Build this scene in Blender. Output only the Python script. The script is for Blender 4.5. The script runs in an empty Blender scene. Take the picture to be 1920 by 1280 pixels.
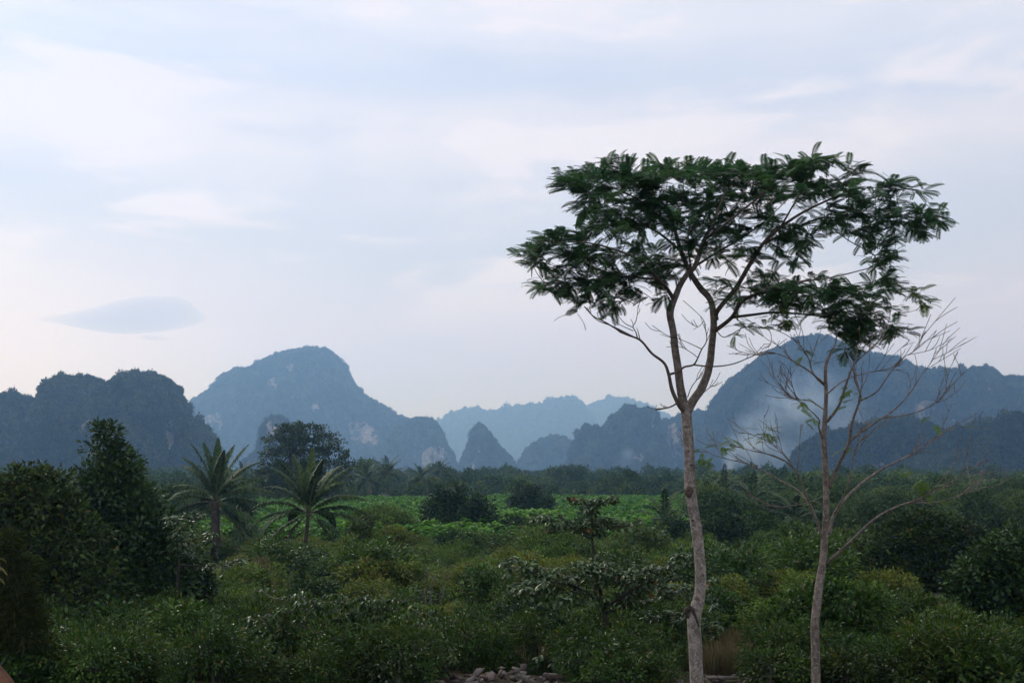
import bpy, math, random
import numpy as np
from mathutils import Matrix, Vector
scene = bpy.context.scene
COL = scene.collection
R = math.radians
rng = np.random.default_rng(7)

# ------------------------------------------------------------------ camera
HAZE = 3.3e-4
EYE, F, PITCH = 6.0, 2050.0, math.atan(245 / 2050.0)
cam_d = bpy.data.cameras.new('camera')
cam = bpy.data.objects.new('camera', cam_d); COL.objects.link(cam)
cam.location = (0, 0, EYE); cam.rotation_euler = (math.pi / 2 + PITCH, 0, 0)
cam_d.sensor_width = 36.0; cam_d.lens = 36.0 * F / 1920.0
cam_d.clip_start = 0.1; cam_d.clip_end = 40000
scene.camera = cam

# ------------------------------------------------------------------ sky, sun, exposure
SUN_EL, SUN_AZ = 34.0, -38.0            # degrees above the horizon, degrees left of the view
world = bpy.data.worlds.new('World'); scene.world = world; world.use_nodes = True
wt = world.node_tree; wt.nodes.clear()

class NT:
    """small helper that adds and wires shader nodes"""
    def __init__(s, t): s.t = t
    def n(s, typ, **kw):
        nd = s.t.nodes.new(typ)
        ins = kw.pop('ins', {})
        for k, v in kw.items(): setattr(nd, k, v)
        for k, v in ins.items():
            sock = nd.inputs[k]
            if hasattr(v, 'node'): s.t.links.new(v, sock)
            else: sock.default_value = v
        return nd
    def math(s, op, a, b=None, clamp=False):
        nd = s.t.nodes.new('ShaderNodeMath'); nd.operation = op; nd.use_clamp = clamp
        for i, v in enumerate((a, b)):
            if v is None: continue
            if hasattr(v, 'node'): s.t.links.new(v, nd.inputs[i])
            else: nd.inputs[i].default_value = v
        return nd.outputs[0]
    def mix(s, f, a, b):
        nd = s.t.nodes.new('ShaderNodeMix'); nd.data_type = 'RGBA'
        for i, v in ((0, f), (6, a), (7, b)):
            if hasattr(v, 'node'): s.t.links.new(v, nd.inputs[i])
            elif i == 0: nd.inputs[0].default_value = v
            else: nd.inputs[i].default_value = (*v, 1) if len(v) == 3 else v
        return nd.outputs[2]
    def ramp(s, fac, stops):
        nd = s.t.nodes.new('ShaderNodeValToRGB'); s.t.links.new(fac, nd.inputs[0])
        el = nd.color_ramp.elements
        while len(el) < len(stops): el.new(0.5)
        for e, (p, c) in zip(el, stops):
            e.position = p; e.color = (c, c, c, 1) if not hasattr(c, '__len__') else (*c, 1)
        return nd.outputs[0]
    def smooth(s, v, lo, hi):
        nd = s.t.nodes.new('ShaderNodeMapRange'); nd.interpolation_type = 'SMOOTHSTEP'
        s.t.links.new(v, nd.inputs[0]); nd.inputs[1].default_value = lo; nd.inputs[2].default_value = hi
        return nd.outputs[0]
    def link(s, a, b): s.t.links.new(a, b)

w = NT(wt)
SKY_STRENGTH = 0.10; SKYX, SKYY = 12.2, 0.6
sky = w.n('ShaderNodeTexSky', sky_type='NISHITA', sun_disc=False, sun_elevation=R(SUN_EL), sun_rotation=R(SUN_AZ),
          air_density=1.0, dust_density=2.0, ozone_density=1.5)
tc = w.n('ShaderNodeTexCoord')
sep = w.n('ShaderNodeSeparateXYZ', ins={0: tc.outputs['Generated']})
azm = w.math('ARCTAN2', sep.outputs[0], sep.outputs[1]); elv = w.math('ARCSINE', sep.outputs[2])
cs = 1.0 / SKY_STRENGTH
def sc3(c): return tuple(x * cs for x in c)
def ae_noise(sx, sy, loc, scale, detail, rough, dist):
    v = w.n('ShaderNodeCombineXYZ', ins={0: w.math('MULTIPLY', azm, sx), 1: w.math('MULTIPLY', elv, sy), 2: 0.0})
    mp_ = w.n('ShaderNodeMapping', ins={'Vector': v.outputs[0], 'Location': (*loc, 0), 'Rotation': (0, 0, .05)})
    return w.n('ShaderNodeTexNoise', ins={'Vector': mp_.outputs[0], 'Scale': scale, 'Detail': detail, 'Roughness': rough, 'Distortion': dist}).outputs[0]
nw = ae_noise(2.2, 6.0, (SKYX, SKYY), 1.0, 5.0, .5, .3)          # waves in the cloud layers
nb_ = ae_noise(3.0, 11.0, (SKYX + 4, SKYY + 2), 1.3, 6.0, .52, .3)  # billows
# layers of thin cloud stacked above the horizon, waved by the noise
ew = w.math('ADD', elv, w.math('MULTIPLY', w.math('SUBTRACT', nw, .5), .17))
lay = w.n('ShaderNodeValToRGB'); w.link(w.math('MULTIPLY', ew, 2.0), lay.inputs[0])
lay.color_ramp.interpolation = 'B_SPLINE'
stops = [(0.0, (.54, .66, 1.10)), (.14, (.585, .685, 1.04)), (.30, (.70, .745, .94)), (.385, (.655, .73, .875)), (.44, (.615, .715, .885)), (.50, (.70, .775, .92)), (.545, (.83, .86, .96)), (.60, (.80, .84, .955)), (.65, (.65, .755, .94)), (.71, (.66, .765, .95)), (.79, (.80, .86, .98)), (.95, (.84, .89, 1.0)), (1.0, (.78, .84, .98))]
el_ = lay.color_ramp.elements
while len(el_) < len(stops): el_.new(.5)
for e, (p_, c_) in zip(el_, stops): e.position = p_; e.color = (*c_, 1)
layc = w.n('ShaderNodeVectorMath', operation='SCALE', ins={0: lay.outputs[0], 'Scale': cs}).outputs[0]
c1 = w.mix(.94, sky.outputs[0], layc)
puff = w.smooth(nb_, 0.50, 0.62)
c2 = w.mix(w.math('MULTIPLY', puff, w.math('MULTIPLY', w.smooth(elv, .10, .20), .85)), c1, sc3((0.88, 0.895, 0.985)))
wisp = w.smooth(w.math('SUBTRACT', w.math('MULTIPLY', nb_, -1), -1), 0.52, 0.68)
c2 = w.mix(w.math('MULTIPLY', wisp, .45), c2, sc3((0.60, 0.705, 0.90)))
# paler and warmer low down on the sun's side
low = w.smooth(elv, .27, .09)
side = w.smooth(w.math('MULTIPLY', azm, -1.0), .10, .50)
c3 = w.mix(w.math('MULTIPLY', w.math('MULTIPLY', low, side), .9), c2, sc3((1.0, .945, .92)))
c3 = w.n('ShaderNodeVectorMath', operation='MULTIPLY', ins={0: c3, 1: (1.005, .984, 1.0)}).outputs[0]
bgn = w.n('ShaderNodeBackground', ins={'Color': c3, 'Strength': SKY_STRENGTH})
wo = w.n('ShaderNodeOutputWorld', ins={'Surface': bgn.outputs[0]})

sun_d = bpy.data.lights.new('sun', 'SUN'); sun_d.energy = 1.5; sun_d.angle = R(14); sun_d.color = (1, 0.965, 0.92)
sun = bpy.data.objects.new('sun', sun_d); COL.objects.link(sun)
az, el = R(SUN_AZ), R(SUN_EL)
sdir = Vector((math.sin(az) * math.cos(el), math.cos(az) * math.cos(el), math.sin(el)))
sun.rotation_euler = sdir.to_track_quat('Z', 'Y').to_euler()
sun.location = (-200, 300, 200)

vs = scene.view_settings
vs.view_transform = 'Standard'; vs.look = 'None'; vs.exposure = 0.0; vs.gamma = 1.0; vs.use_curve_mapping = False
cy = scene.cycles
cy.max_bounces = 5; cy.diffuse_bounces = 2; cy.glossy_bounces = 2; cy.transmission_bounces = 3; cy.transparent_max_bounces = 4
cy.volume_bounces = 1; cy.use_adaptive_sampling = True; cy.adaptive_threshold = 0.02; cy.use_denoising = True; cy.volume_max_steps = 256
try: cy.denoiser = 'OPENIMAGEDENOISE'
except Exception: pass

# ------------------------------------------------------------------ helpers
CP, SP = math.cos(PITCH), math.sin(PITCH)
def W(px, py, Y):
    """the point at distance Y ahead of the camera's standpoint that shows at px,py of the photograph"""
    a = (px - 960) / F; b = (640 - py) / F
    t = Y / (CP - b * SP)
    return np.array([a * t, Y, EYE + (SP + b * CP) * t])
def zg_(y):
    return np.interp(y, [-50, 0, 10, 18, 22, 30, 50, 68, 92, 200, 20000], [4.6, 4.4, 3.3, 2.35, 2.15, 1.75, .95, .5, 0, 0, 0])

def hash3(i, seed):
    i = i.astype(np.int64)
    h = (i[..., 0] * 374761393 + i[..., 1] * 668265263 + i[..., 2] * 1274126177 + seed * 974634511) & 0xffffffff
    h = ((h ^ (h >> 13)) * 1274126177) & 0xffffffff
    return ((h ^ (h >> 16)) & 0xffffff) / 0xffffff
def vnoise(P, seed=0):
    P = np.asarray(P, float); i = np.floor(P); f = P - i; f = f * f * (3 - 2 * f)
    out = 0
    for dx_ in (0, 1):
        for dy_ in (0, 1):
            for dz_ in (0, 1):
                wgt = (f[..., 0] if dx_ else 1 - f[..., 0]) * (f[..., 1] if dy_ else 1 - f[..., 1]) * (f[..., 2] if dz_ else 1 - f[..., 2])
                out = out + wgt * hash3(i + np.array([dx_, dy_, dz_]), seed)
    return out * 2 - 1
def fbm(P, octs=4, seed=0, gain=.5):
    P = np.asarray(P, float); o = 0; a = 1
    for k in range(octs): o = o + a * vnoise(P * 2.03 ** k, seed + k * 17); a *= gain
    return o
def zg(x, y):
    x = np.asarray(x, float); y = np.asarray(y, float)
    z = zg_(y)
    n = vnoise(np.stack([x * .12, y * .12, 0 * x], -1), 5) * np.clip((y - 5) / 60, .12, .3)
    return z + n

def mesh(name, V, Fs, mats, smooth=False, mi=None):
    """Fs: list of int arrays (n,3) or (n,4)"""
    me = bpy.data.meshes.new(name)
    V = np.asarray(V, np.float32)
    if not isinstance(Fs, (list, tuple)): Fs = [Fs]
    Fs = [np.asarray(f, np.int32) for f in Fs if len(f)]
    sizes = np.concatenate([np.full(len(f), f.shape[1], np.int32) for f in Fs])
    loops = np.concatenate([f.ravel() for f in Fs])
    starts = np.concatenate([[0], np.cumsum(sizes)[:-1]]).astype(np.int32)
    me.vertices.add(len(V)); me.vertices.foreach_set('co', V.ravel())
    me.loops.add(len(loops)); me.loops.foreach_set('vertex_index', loops)
    me.polygons.add(len(sizes)); me.polygons.foreach_set('loop_start', starts); me.polygons.foreach_set('loop_total', sizes)
    if smooth: me.polygons.foreach_set('use_smooth', np.ones(len(sizes), bool))
    if mi is not None: me.polygons.foreach_set('material_index', np.asarray(mi, np.int32))
    for m in (mats if isinstance(mats, (list, tuple)) else [mats]): me.materials.append(m)
    me.update(calc_edges=True); me.validate()
    return me
def tag(o, label=None, cat=None, group=None, kind=None):
    if label: o['label'] = label
    if cat: o['category'] = cat
    if group: o['group'] = group
    if kind: o['kind'] = kind
    return o
def obj(name, me, parent=None, link=True):
    o = bpy.data.objects.new(name, me)
    if link: COL.objects.link(o)
    if parent is not None: o.parent = parent
    return o
def empty(name, loc):
    o = bpy.data.objects.new(name, None); COL.objects.link(o); o.location = loc; o.empty_display_size = .3
    return o

def unit(v): return v / np.maximum(np.linalg.norm(v, axis=-1, keepdims=True), 1e-9)
def rand_unit(n): return unit(rng.normal(size=(n, 3)))
def frames(axis, up):
    """orthonormal frames: x along axis, z towards up"""
    x = unit(axis); y = unit(np.cross(up, x)); z = np.cross(x, y)
    return x, y, z
def stamp(tv, tf, org, x, y, z, sx, sy=None, sz=None):
    """copies of a template (tv verts, tf faces) at N frames -> V, F"""
    sy = sx if sy is None else sy; sz = sx if sz is None else sz
    N = len(org)
    B = lambda s: np.broadcast_to(np.asarray(s, float), (N,))[:, None, None]
    V = org[:, None, :] + tv[None, :, 0:1] * B(sx) * x[:, None, :] + tv[None, :, 1:2] * B(sy) * y[:, None, :] + tv[None, :, 2:3] * B(sz) * z[:, None, :]
    Fa = tf[None] + (np.arange(N) * len(tv))[:, None, None]
    return V.reshape(-1, 3), Fa.reshape(-1, tf.shape[1])
def merge(parts):
    """[(V, F)] -> V, [F...]"""
    Vs, Fs, n = [], [], 0
    for V, Fa in parts:
        for f in (Fa if isinstance(Fa, list) else [Fa]): Fs.append(np.asarray(f) + n)
        Vs.append(V); n += len(V)
    d = {}
    for f in Fs: d.setdefault(f.shape[1], []).append(f)
    return np.concatenate(Vs), [np.concatenate(v) for v in d.values()]

def catmull(P, n=4):
    P = np.asarray(P, float)
    if len(P) < 3: n = max(n, 2)
    Q = np.concatenate([[2 * P[0] - P[1]], P, [2 * P[-1] - P[-2]]])
    out = []
    for i in range(1, len(Q) - 2):
        p0, p1, p2, p3 = Q[i - 1], Q[i], Q[i + 1], Q[i + 2]
        for t in np.arange(n) / n:
            out.append(.5 * (2 * p1 + (p2 - p0) * t + (2 * p0 - 5 * p1 + 4 * p2 - p3) * t * t + (3 * p1 - p0 - 3 * p2 + p3) * t ** 3))
    out.append(P[-1])
    return np.array(out)
def tube(P, r, sides=6, rough=0.0, seed=0):
    """a tapered tube through points P (n,3) with radii r"""
    P = np.asarray(P, float); n = len(P); r = np.broadcast_to(np.asarray(r, float), (n,))
    T = unit(np.gradient(P, axis=0))
    ref = np.array([0.31, 0.95, 0.05]); A = unit(np.cross(T, ref)); Bv = np.cross(T, A)
    a = np.arange(sides) / sides * 2 * np.pi
    ring = np.cos(a)[None, :, None] * A[:, None, :] + np.sin(a)[None, :, None] * Bv[:, None, :]
    rr = r[:, None, None] * np.ones((n, sides, 1))
    if rough:
        q = (P[:, None, :] + ring * r[:, None, None])
        rr = rr * (1 + rough * fbm(q * np.array([9, 9, 5.]), 3, seed)[..., None])
    V = (P[:, None, :] + ring * rr).reshape(-1, 3)
    i = np.arange(n - 1)[:, None] * sides; j = np.arange(sides)[None]; k = (j + 1) % sides
    Fq = np.stack([i + j, i + k, i + sides + k, i + sides + j], -1).reshape(-1, 4)
    tipc = len(V); V = np.concatenate([V, P[-1:], P[:1]])
    l = (n - 1) * sides
    Ft = np.stack([l + j[0], l + k[0], np.full(sides, tipc)], -1)
    Fb = np.stack([k[0], j[0], np.full(sides, tipc + 1)], -1)
    return V, [Fq, np.concatenate([Ft, Fb])]

# ------------------------------------------------------------------ materials
def mat(name):
    m = bpy.data.materials.new(name); m.use_nodes = True; m.node_tree.nodes.clear()
    return m, NT(m.node_tree)
def leaf_mat(name, base, alt, rough=.5, spec=.35, trans=.25, dry=None, dryamt=.06, vary=.35, patch=.55):
    m, t = mat(name)
    geo = t.n('ShaderNodeNewGeometry'); oi = t.n('ShaderNodeObjectInfo')
    noise = t.n('ShaderNodeTexNoise', ins={'Vector': geo.outputs['Position'], 'Scale': patch, 'Detail': 3.0})
    f = t.math('ADD', t.math('MULTIPLY', geo.outputs['Random Per Island'], .40), t.math('MULTIPLY', t.smooth(noise.outputs[0], .3, .7), .55))
    f = t.math('ADD', f, t.math('MULTIPLY', t.math('SUBTRACT', oi.outputs['Random'], .5), .5))
    c = t.mix(t.smooth(f, .2, .85), base, alt)
    if dry is not None:
        c = t.mix(t.math('GREATER_THAN', geo.outputs['Random Per Island'], 1 - dryamt), c, dry)
    hsv = t.n('ShaderNodeHueSaturation', ins={'Color': c, 'Value': t.math('ADD', t.math('MULTIPLY', t.math('FRACT', t.math('MULTIPLY', geo.outputs['Random Per Island'], 7.3)), vary * 2), 1 - vary)})
    p = t.n('ShaderNodeBsdfPrincipled', ins={'Base Color': hsv.outputs[0], 'Roughness': rough, 'Specular IOR Level': spec})
    if trans > 0:
        tr = t.n('ShaderNodeBsdfTranslucent', ins={'Color': hsv.outputs[0]})
        s = t.n('ShaderNodeMixShader', ins={0: trans, 1: p.outputs[0], 2: tr.outputs[0]}).outputs[0]
    else: s = p.outputs[0]
    t.n('ShaderNodeOutputMaterial', ins={'Surface': s})
    return m
def bark_mat(name, c1, c2, c3, scale=1.0, bump=.35):
    m, t = mat(name)
    co = t.n('ShaderNodeTexCoord').outputs['Object']
    mp = t.n('ShaderNodeMapping', ins={'Vector': co, 'Scale': (1, 1, .8)}).outputs[0]
    n1_ = t.n('ShaderNodeTexNoise', ins={'Vector': mp, 'Scale': 5.5 * scale, 'Detail': 6.0, 'Roughness': .65}).outputs[0]
    mp2 = t.n('ShaderNodeMapping', ins={'Vector': co, 'Scale': (9, 9, 24)}).outputs[0]
    n2_ = t.n('ShaderNodeTexNoise', ins={'Vector': mp2, 'Scale': 1.4 * scale, 'Detail': 4.0, 'Roughness': .6}).outputs[0]
    n3_ = t.n('ShaderNodeTexNoise', ins={'Vector': co, 'Scale': 1.3 * scale, 'Detail': 3.0}).outputs[0]
    c = t.mix(t.smooth(n1_, .38, .62), c1, c2)
    c = t.mix(t.math('MULTIPLY', t.smooth(n2_, .56, .68), .75), c, c3)
    c = t.mix(t.math('MULTIPLY', t.smooth(n3_, .5, .75), .35), c, c3)
    n4_ = t.n('ShaderNodeTexNoise', ins={'Vector': co, 'Scale': 11. * scale, 'Detail': 3.0}).outputs[0]
    c = t.mix(t.math('MULTIPLY', t.smooth(n4_, .60, .66), .6), c, tuple(min(1, x * 1.7) for x in c2))
    b = t.n('ShaderNodeBump', ins={'Height': t.math('ADD', n1_, n2_), 'Strength': bump, 'Distance': .02})
    p = t.n('ShaderNodeBsdfPrincipled', ins={'Base Color': c, 'Roughness': .85, 'Specular IOR Level': .2, 'Normal': b.outputs[0]})
    t.n('ShaderNodeOutputMaterial', ins={'Surface': p.outputs[0]})
    return m

M = {}
M['bark_pale'] = bark_mat('pale_bark', (.165, .138, .112), (.33, .29, .25), (.045, .036, .03), 2.2, .7)
M['bark_limb'] = bark_mat('limb_bark', (.075, .055, .042), (.125, .098, .078), (.035, .026, .02), 1.6)
M['bark_thin'] = bark_mat('thin_bark', (.115, .092, .074), (.24, .205, .168), (.04, .032, .026), 2.4, .7)
M['bark_dark'] = bark_mat('dark_bark', (.035, .028, .022), (.06, .05, .04), (.02, .017, .014), 1)
M['bark_stem'] = bark_mat('stem_bark', (.09, .08, .065), (.16, .15, .125), (.05, .045, .035), 1)
M['bark_palm'] = bark_mat('palm_bark', (.05, .038, .032), (.09, .072, .06), (.03, .024, .02), 1)
M['feather'] = leaf_mat('feathery_leaf', (.036, .098, .036), (.085, .165, .054), .45, .3, .34, dry=(.16, .18, .04), dryamt=.015, vary=.5, patch=.9)
M['feather_young'] = leaf_mat('young_feathery_leaf', (.10, .19, .03), (.15, .22, .04), .5, .2, .4)
M['dense'] = leaf_mat('dense_leaf', (.023, .054, .013), (.042, .084, .017), .42, .25, .15, vary=.5)
M['dense_warm'] = leaf_mat('dense_warm_leaf', (.046, .078, .010), (.076, .112, .014), .45, .22, .2, dry=(.15, .12, .025), dryamt=.05, vary=.5)
M['dense_tip'] = leaf_mat('dense_tip_leaf', (.022, .044, .009), (.046, .076, .011), .45, .2, .2, dry=(.13, .12, .02), dryamt=.04, vary=.5, patch=1.5)
M['broad'] = leaf_mat('broad_leaf', (.065, .118, .036), (.105, .16, .055), .36, .34, .2, dry=(.36, .09, .03), dryamt=.012, vary=.4)
M['drooping'] = leaf_mat('drooping_leaf', (.036, .080, .010), (.070, .118, .016), .36, .3, .25, dry=(.15, .14, .025), dryamt=.05, vary=.5)
M['vivid'] = leaf_mat('vivid_leaf', (.028, .076, .011), (.066, .128, .017), .40, .25, .25, dry=(.15, .13, .03), dryamt=.04, vary=.5)
M['olive'] = leaf_mat('olive_leaf', (.100, .150, .018), (.175, .210, .028), .55, .18, .25, dry=(.18, .12, .045), dryamt=.1, vary=.5)
M['olive2'] = leaf_mat('scrub_leaf', (.062, .132, .018), (.125, .195, .028), .55, .18, .25, dry=(.17, .13, .045), dryamt=.06, vary=.5)
M['brown'] = leaf_mat('dry_weed', (.13, .105, .055), (.19, .15, .08), .7, .12, .2)
M['crop'] = leaf_mat('crop_leaf', (.080, .220, .020), (.150, .290, .030), .5, .2, .3, vary=.5, patch=.12)
M['far'] = leaf_mat('distant_leaf', (.036, .078, .020), (.072, .120, .028), .6, .15, .1, vary=.5)
M['far_pale'] = leaf_mat('distant_pale_leaf', (.070, .125, .024), (.110, .165, .038), .6, .15, .1, dry=(.17, .13, .06), dryamt=.06)
M['karst'] = leaf_mat('hill_leaf', (.012, .030, .010), (.078, .100, .030), .7, .1, .0, vary=.5, patch=.028)
M['palm'] = leaf_mat('palm_leaf', (.028, .058, .015), (.054, .086, .024), .6, .10, .05, vary=.5)
M['palm_old'] = leaf_mat('old_palm_leaf', (.10, .085, .035), (.15, .12, .055), .6, .15, .15)
M['palm_young'] = leaf_mat('yellow_palm_leaf', (.17, .15, .02), (.22, .18, .025), .5, .2, .3)
M['rachis'] = bark_mat('palm_rachis', (.08, .085, .035), (.12, .12, .055), (.06, .06, .025), 1)
M['fine'] = leaf_mat('fine_leaf', (.048, .066, .014), (.075, .092, .02), .6, .15, .2)
M['grass'] = leaf_mat('dry_grass_blade', (.13, .11, .05), (.19, .155, .075), .7, .12, .25)

def ground_mat():
    m, t = mat('ground_soil')
    co = t.n('ShaderNodeNewGeometry').outputs['Position']
    a = t.n('ShaderNodeTexNoise', ins={'Vector': co, 'Scale': .35, 'Detail': 8.0, 'Roughness': .6}).outputs[0]
    b = t.n('ShaderNodeTexNoise', ins={'Vector': co, 'Scale': 2.2, 'Detail': 8.0, 'Roughness': .65}).outputs[0]
    c = t.mix(t.smooth(b, .35, .65), (.030, .024, .015), (.06, .05, .03))
    c = t.mix(t.smooth(a, .48, .62), c, (.035, .045, .016))
    c = t.mix(t.math('MULTIPLY', t.smooth(b, .62, .74), .5), c, (.16, .065, .025))
    bp = t.n('ShaderNodeBump', ins={'Height': b, 'Strength': .6, 'Distance': .08})
    p = t.n('ShaderNodeBsdfPrincipled', ins={'Base Color': c, 'Roughness': .95, 'Specular IOR Level': .1, 'Normal': bp.outputs[0]})
    t.n('ShaderNodeOutputMaterial', ins={'Surface': p.outputs[0]})
    return m
def hill_mat():
    m, t = mat('karst_rock')
    at = t.n('ShaderNodeAttribute', attribute_name='cliff').outputs['Fac']
    co = t.n('ShaderNodeTexCoord').outputs['Object']
    mp = t.n('ShaderNodeMapping', ins={'Vector': co, 'Scale': (1, 1, .16)}).outputs[0]
    n = t.n('ShaderNodeTexNoise', ins={'Vector': mp, 'Scale': .16, 'Detail': 7.0, 'Roughness': .65}).outputs[0]
    n_ = t.n('ShaderNodeTexNoise', ins={'Vector': co, 'Scale': .05, 'Detail': 6.0, 'Roughness': .7}).outputs[0]
    rock = t.mix(t.smooth(n, .38, .62), (.13, .105, .085), (.36, .31, .265))
    rock = t.mix(t.math('MULTIPLY', t.smooth(n_, .52, .66), .8), rock, (.10, .095, .06))
    veg = t.mix(n_, (.018, .026, .012), (.034, .04, .018))
    f = t.smooth(t.math('ADD', at, t.math('MULTIPLY', t.math('SUBTRACT', n, .5), 1.2)), .40, .55)
    c = t.mix(f, veg, rock)
    bp = t.n('ShaderNodeBump', ins={'Height': n, 'Strength': .8, 'Distance': 4.0})
    p = t.n('ShaderNodeBsdfPrincipled', ins={'Base Color': c, 'Roughness': .95, 'Specular IOR Level': .1, 'Normal': bp.outputs[0]})
    t.n('ShaderNodeOutputMaterial', ins={'Surface': p.outputs[0]})
    return m
def stone_mat(name, c1, c2):
    m, t = mat(name)
    co = t.n('ShaderNodeTexCoord').outputs['Object']; oi = t.n('ShaderNodeObjectInfo')
    n = t.n('ShaderNodeTexNoise', ins={'Vector': co, 'Scale': 7.0, 'Detail': 8.0, 'Roughness': .65}).outputs[0]
    c = t.mix(t.smooth(n, .35, .65), c1, c2)
    c = t.mix(t.math('MULTIPLY', oi.outputs['Random'], .55), c, (.10, .06, .045))
    bp = t.n('ShaderNodeBump', ins={'Height': n, 'Strength': .5, 'Distance': .02})
    p = t.n('ShaderNodeBsdfPrincipled', ins={'Base Color': c, 'Roughness': .85, 'Normal': bp.outputs[0]})
    t.n('ShaderNodeOutputMaterial', ins={'Surface': p.outputs[0]})
    return m
M['ground'] = ground_mat(); M['hill'] = hill_mat()
M['stone'] = stone_mat('broken_stone', (.05, .043, .037), (.15, .13, .11))
M['earth'] = stone_mat('orange_earth', (.10, .038, .014), (.26, .10, .03))

# ------------------------------------------------------------------ ground
ys = np.concatenate([np.arange(-40, 10, 5), np.arange(10, 60, 1.0), np.arange(60, 200, 5), np.geomspace(200, 9000, 40)])
xs_half = np.concatenate([np.arange(0, 24, .8), np.geomspace(24, 7000, 50)])
xs = np.concatenate([-xs_half[:0:-1], xs_half])
GX, GY = np.meshgrid(xs, ys)
GZ = zg(GX, GY) + .09 * fbm(np.stack([GX * .9, GY * .9, 0 * GX], -1), 3, 3) * (GY < 70)
nxg, nyg = len(xs), len(ys)
ii = (np.arange(nyg - 1)[:, None] * nxg + np.arange(nxg - 1)[None]).ravel()
o = obj('ground', mesh('ground', np.stack([GX, GY, GZ], -1).reshape(-1, 3), np.stack([ii, ii + 1, ii + nxg + 1, ii + nxg], -1), M['ground'], True))
tag(o, 'brown and mossy soil under the scrub and fields', kind='structure')

# ------------------------------------------------------------------ leaf templates
DIAMOND = (np.array([[0, 0, 0], [.45, .5, .10], [1, 0, -.12], [.45, -.5, .10]], float), np.array([[0, 1, 2], [0, 2, 3]]))
LEAF = (np.array([[0, 0, 0], [.35, .42, .09], [.72, .40, .02], [1, 0, -.22], [.72, -.40, .02], [.35, -.42, .09], [.5, 0, .0]], float),
        np.array([[0, 1, 6], [1, 2, 6], [2, 3, 6], [3, 4, 6], [4, 5, 6], [5, 0, 6]]))
def bipinnate(npairs=10, plen=.36):
    V, Fa = [], []
    def strip(p0, d, wdt, L, droop):
        s = len(V); d = d / np.linalg.norm(d); side = unit(np.cross(d, np.array([0, 0, 1.])))
        for k, (t, ww) in enumerate(((0, .35), (.45, 1.), (1, .25))):
            c = p0 + d * L * t + np.array([0, 0, -droop * t * t])
            V.append(c + side * wdt * ww); V.append(c - side * wdt * ww)
        for k in range(2): Fa.append([s + 2 * k, s + 2 * k + 1, s + 2 * k + 3, s + 2 * k + 2])
    def at(t): return np.array([t, 0, .08 * math.sin(t * 2.4) - .12 * t * t])
    s = len(V)
    for t in (0, .35, .7, 1.0):
        c = at(t); V.append(c + np.array([0, .006, 0])); V.append(c - np.array([0, .006, 0]))
    for k in range(3): Fa.append([s + 2 * k, s + 2 * k + 1, s + 2 * k + 3, s + 2 * k + 2])
    for i in range(npairs):
        t = .10 + .90 * (i + .5) / npairs
        L = plen * (.35 + .85 * math.sin(math.pi * min(1, .12 + .80 * t)))
        for sgn in (1, -1):
            strip(at(t), np.array([.70, sgn * .72, .05]), .035, L * .80, .06)
    return np.array(V), np.array(Fa)
BIPIN = bipinnate()

# ------------------------------------------------------------------ crowns
def lobe_points(lobes, clump_r, cover, up_bias=.35, inner=.62):
    """clump centres spread through the outer part of every lobe; returns centres, outward directions"""
    C, D = [], []
    for c, r in lobes:
        c = np.asarray(c, float); r = np.asarray(r, float)
        area = 4 * np.pi * ((r[0] * r[1]) ** 1.6 / 3 + (r[0] * r[2]) ** 1.6 / 3 + (r[1] * r[2]) ** 1.6 / 3) ** (1 / 1.6)
        n = max(6, int(area * cover / (np.pi * clump_r ** 2)))
        d = rand_unit(int(n * 1.6)); keep = rng.random(len(d)) < (.62 + up_bias * d[:, 2]); d = d[keep][:n]
        rad = inner + (1 - inner) * rng.random(len(d)) ** .6
        rad = rad * (1 + .24 * vnoise(d * 2.6 + c[None] * 1.7, 3) + .10 * rng.normal(size=len(d)))
        C.append(c + d * rad[:, None] * r); D.append(unit(d / r))
    C = np.concatenate(C); D = np.concatenate(D)
    # drop what sits deep inside another lobe
    deep = np.zeros(len(C), bool)
    for c, r in lobes:
        deep |= (((C - c) / r) ** 2).sum(1) < .22
    return C[~deep], D[~deep]
def leaves_on(C, D, per, clump_r, L, Wd, tmpl=DIAMOND, droop=.1, upw=.5, jitter=.6):
    n = len(C); idx = np.repeat(np.arange(n), per)
    off = rand_unit(len(idx)) * (rng.random(len(idx)) ** .5)[:, None] * clump_r
    P = C[idx] + off
    ax = unit(D[idx] * .7 + unit(off) * .8 + rand_unit(len(idx)) * jitter + np.array([0, 0, -droop]))
    up = unit(np.array([0, 0, upw]) + D[idx] * .5 + rand_unit(len(idx)) * .55)
    x, y, z = frames(ax, up)
    s = L * (.65 + .7 * rng.random(len(idx)))
    return stamp(tmpl[0], tmpl[1], P, x, y, z, s, s * Wd, s)
def crown_mesh(name, lobes, m, leaf=.13, width=.5, clump=.28, cover=1.5, per=None, tmpl=DIAMOND, droop=.1, inner=.62, upw=.5, fill=1.0):
    C, D = lobe_points(lobes, clump, cover, inner=inner)
    if per is None: per = max(4, int(fill * 4.6 * clump ** 2 / (leaf * leaf * width)))
    V, Fa = leaves_on(C, D, per, clump, leaf, width, tmpl, droop, upw)
    return mesh(name, V, Fa, m), C

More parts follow.
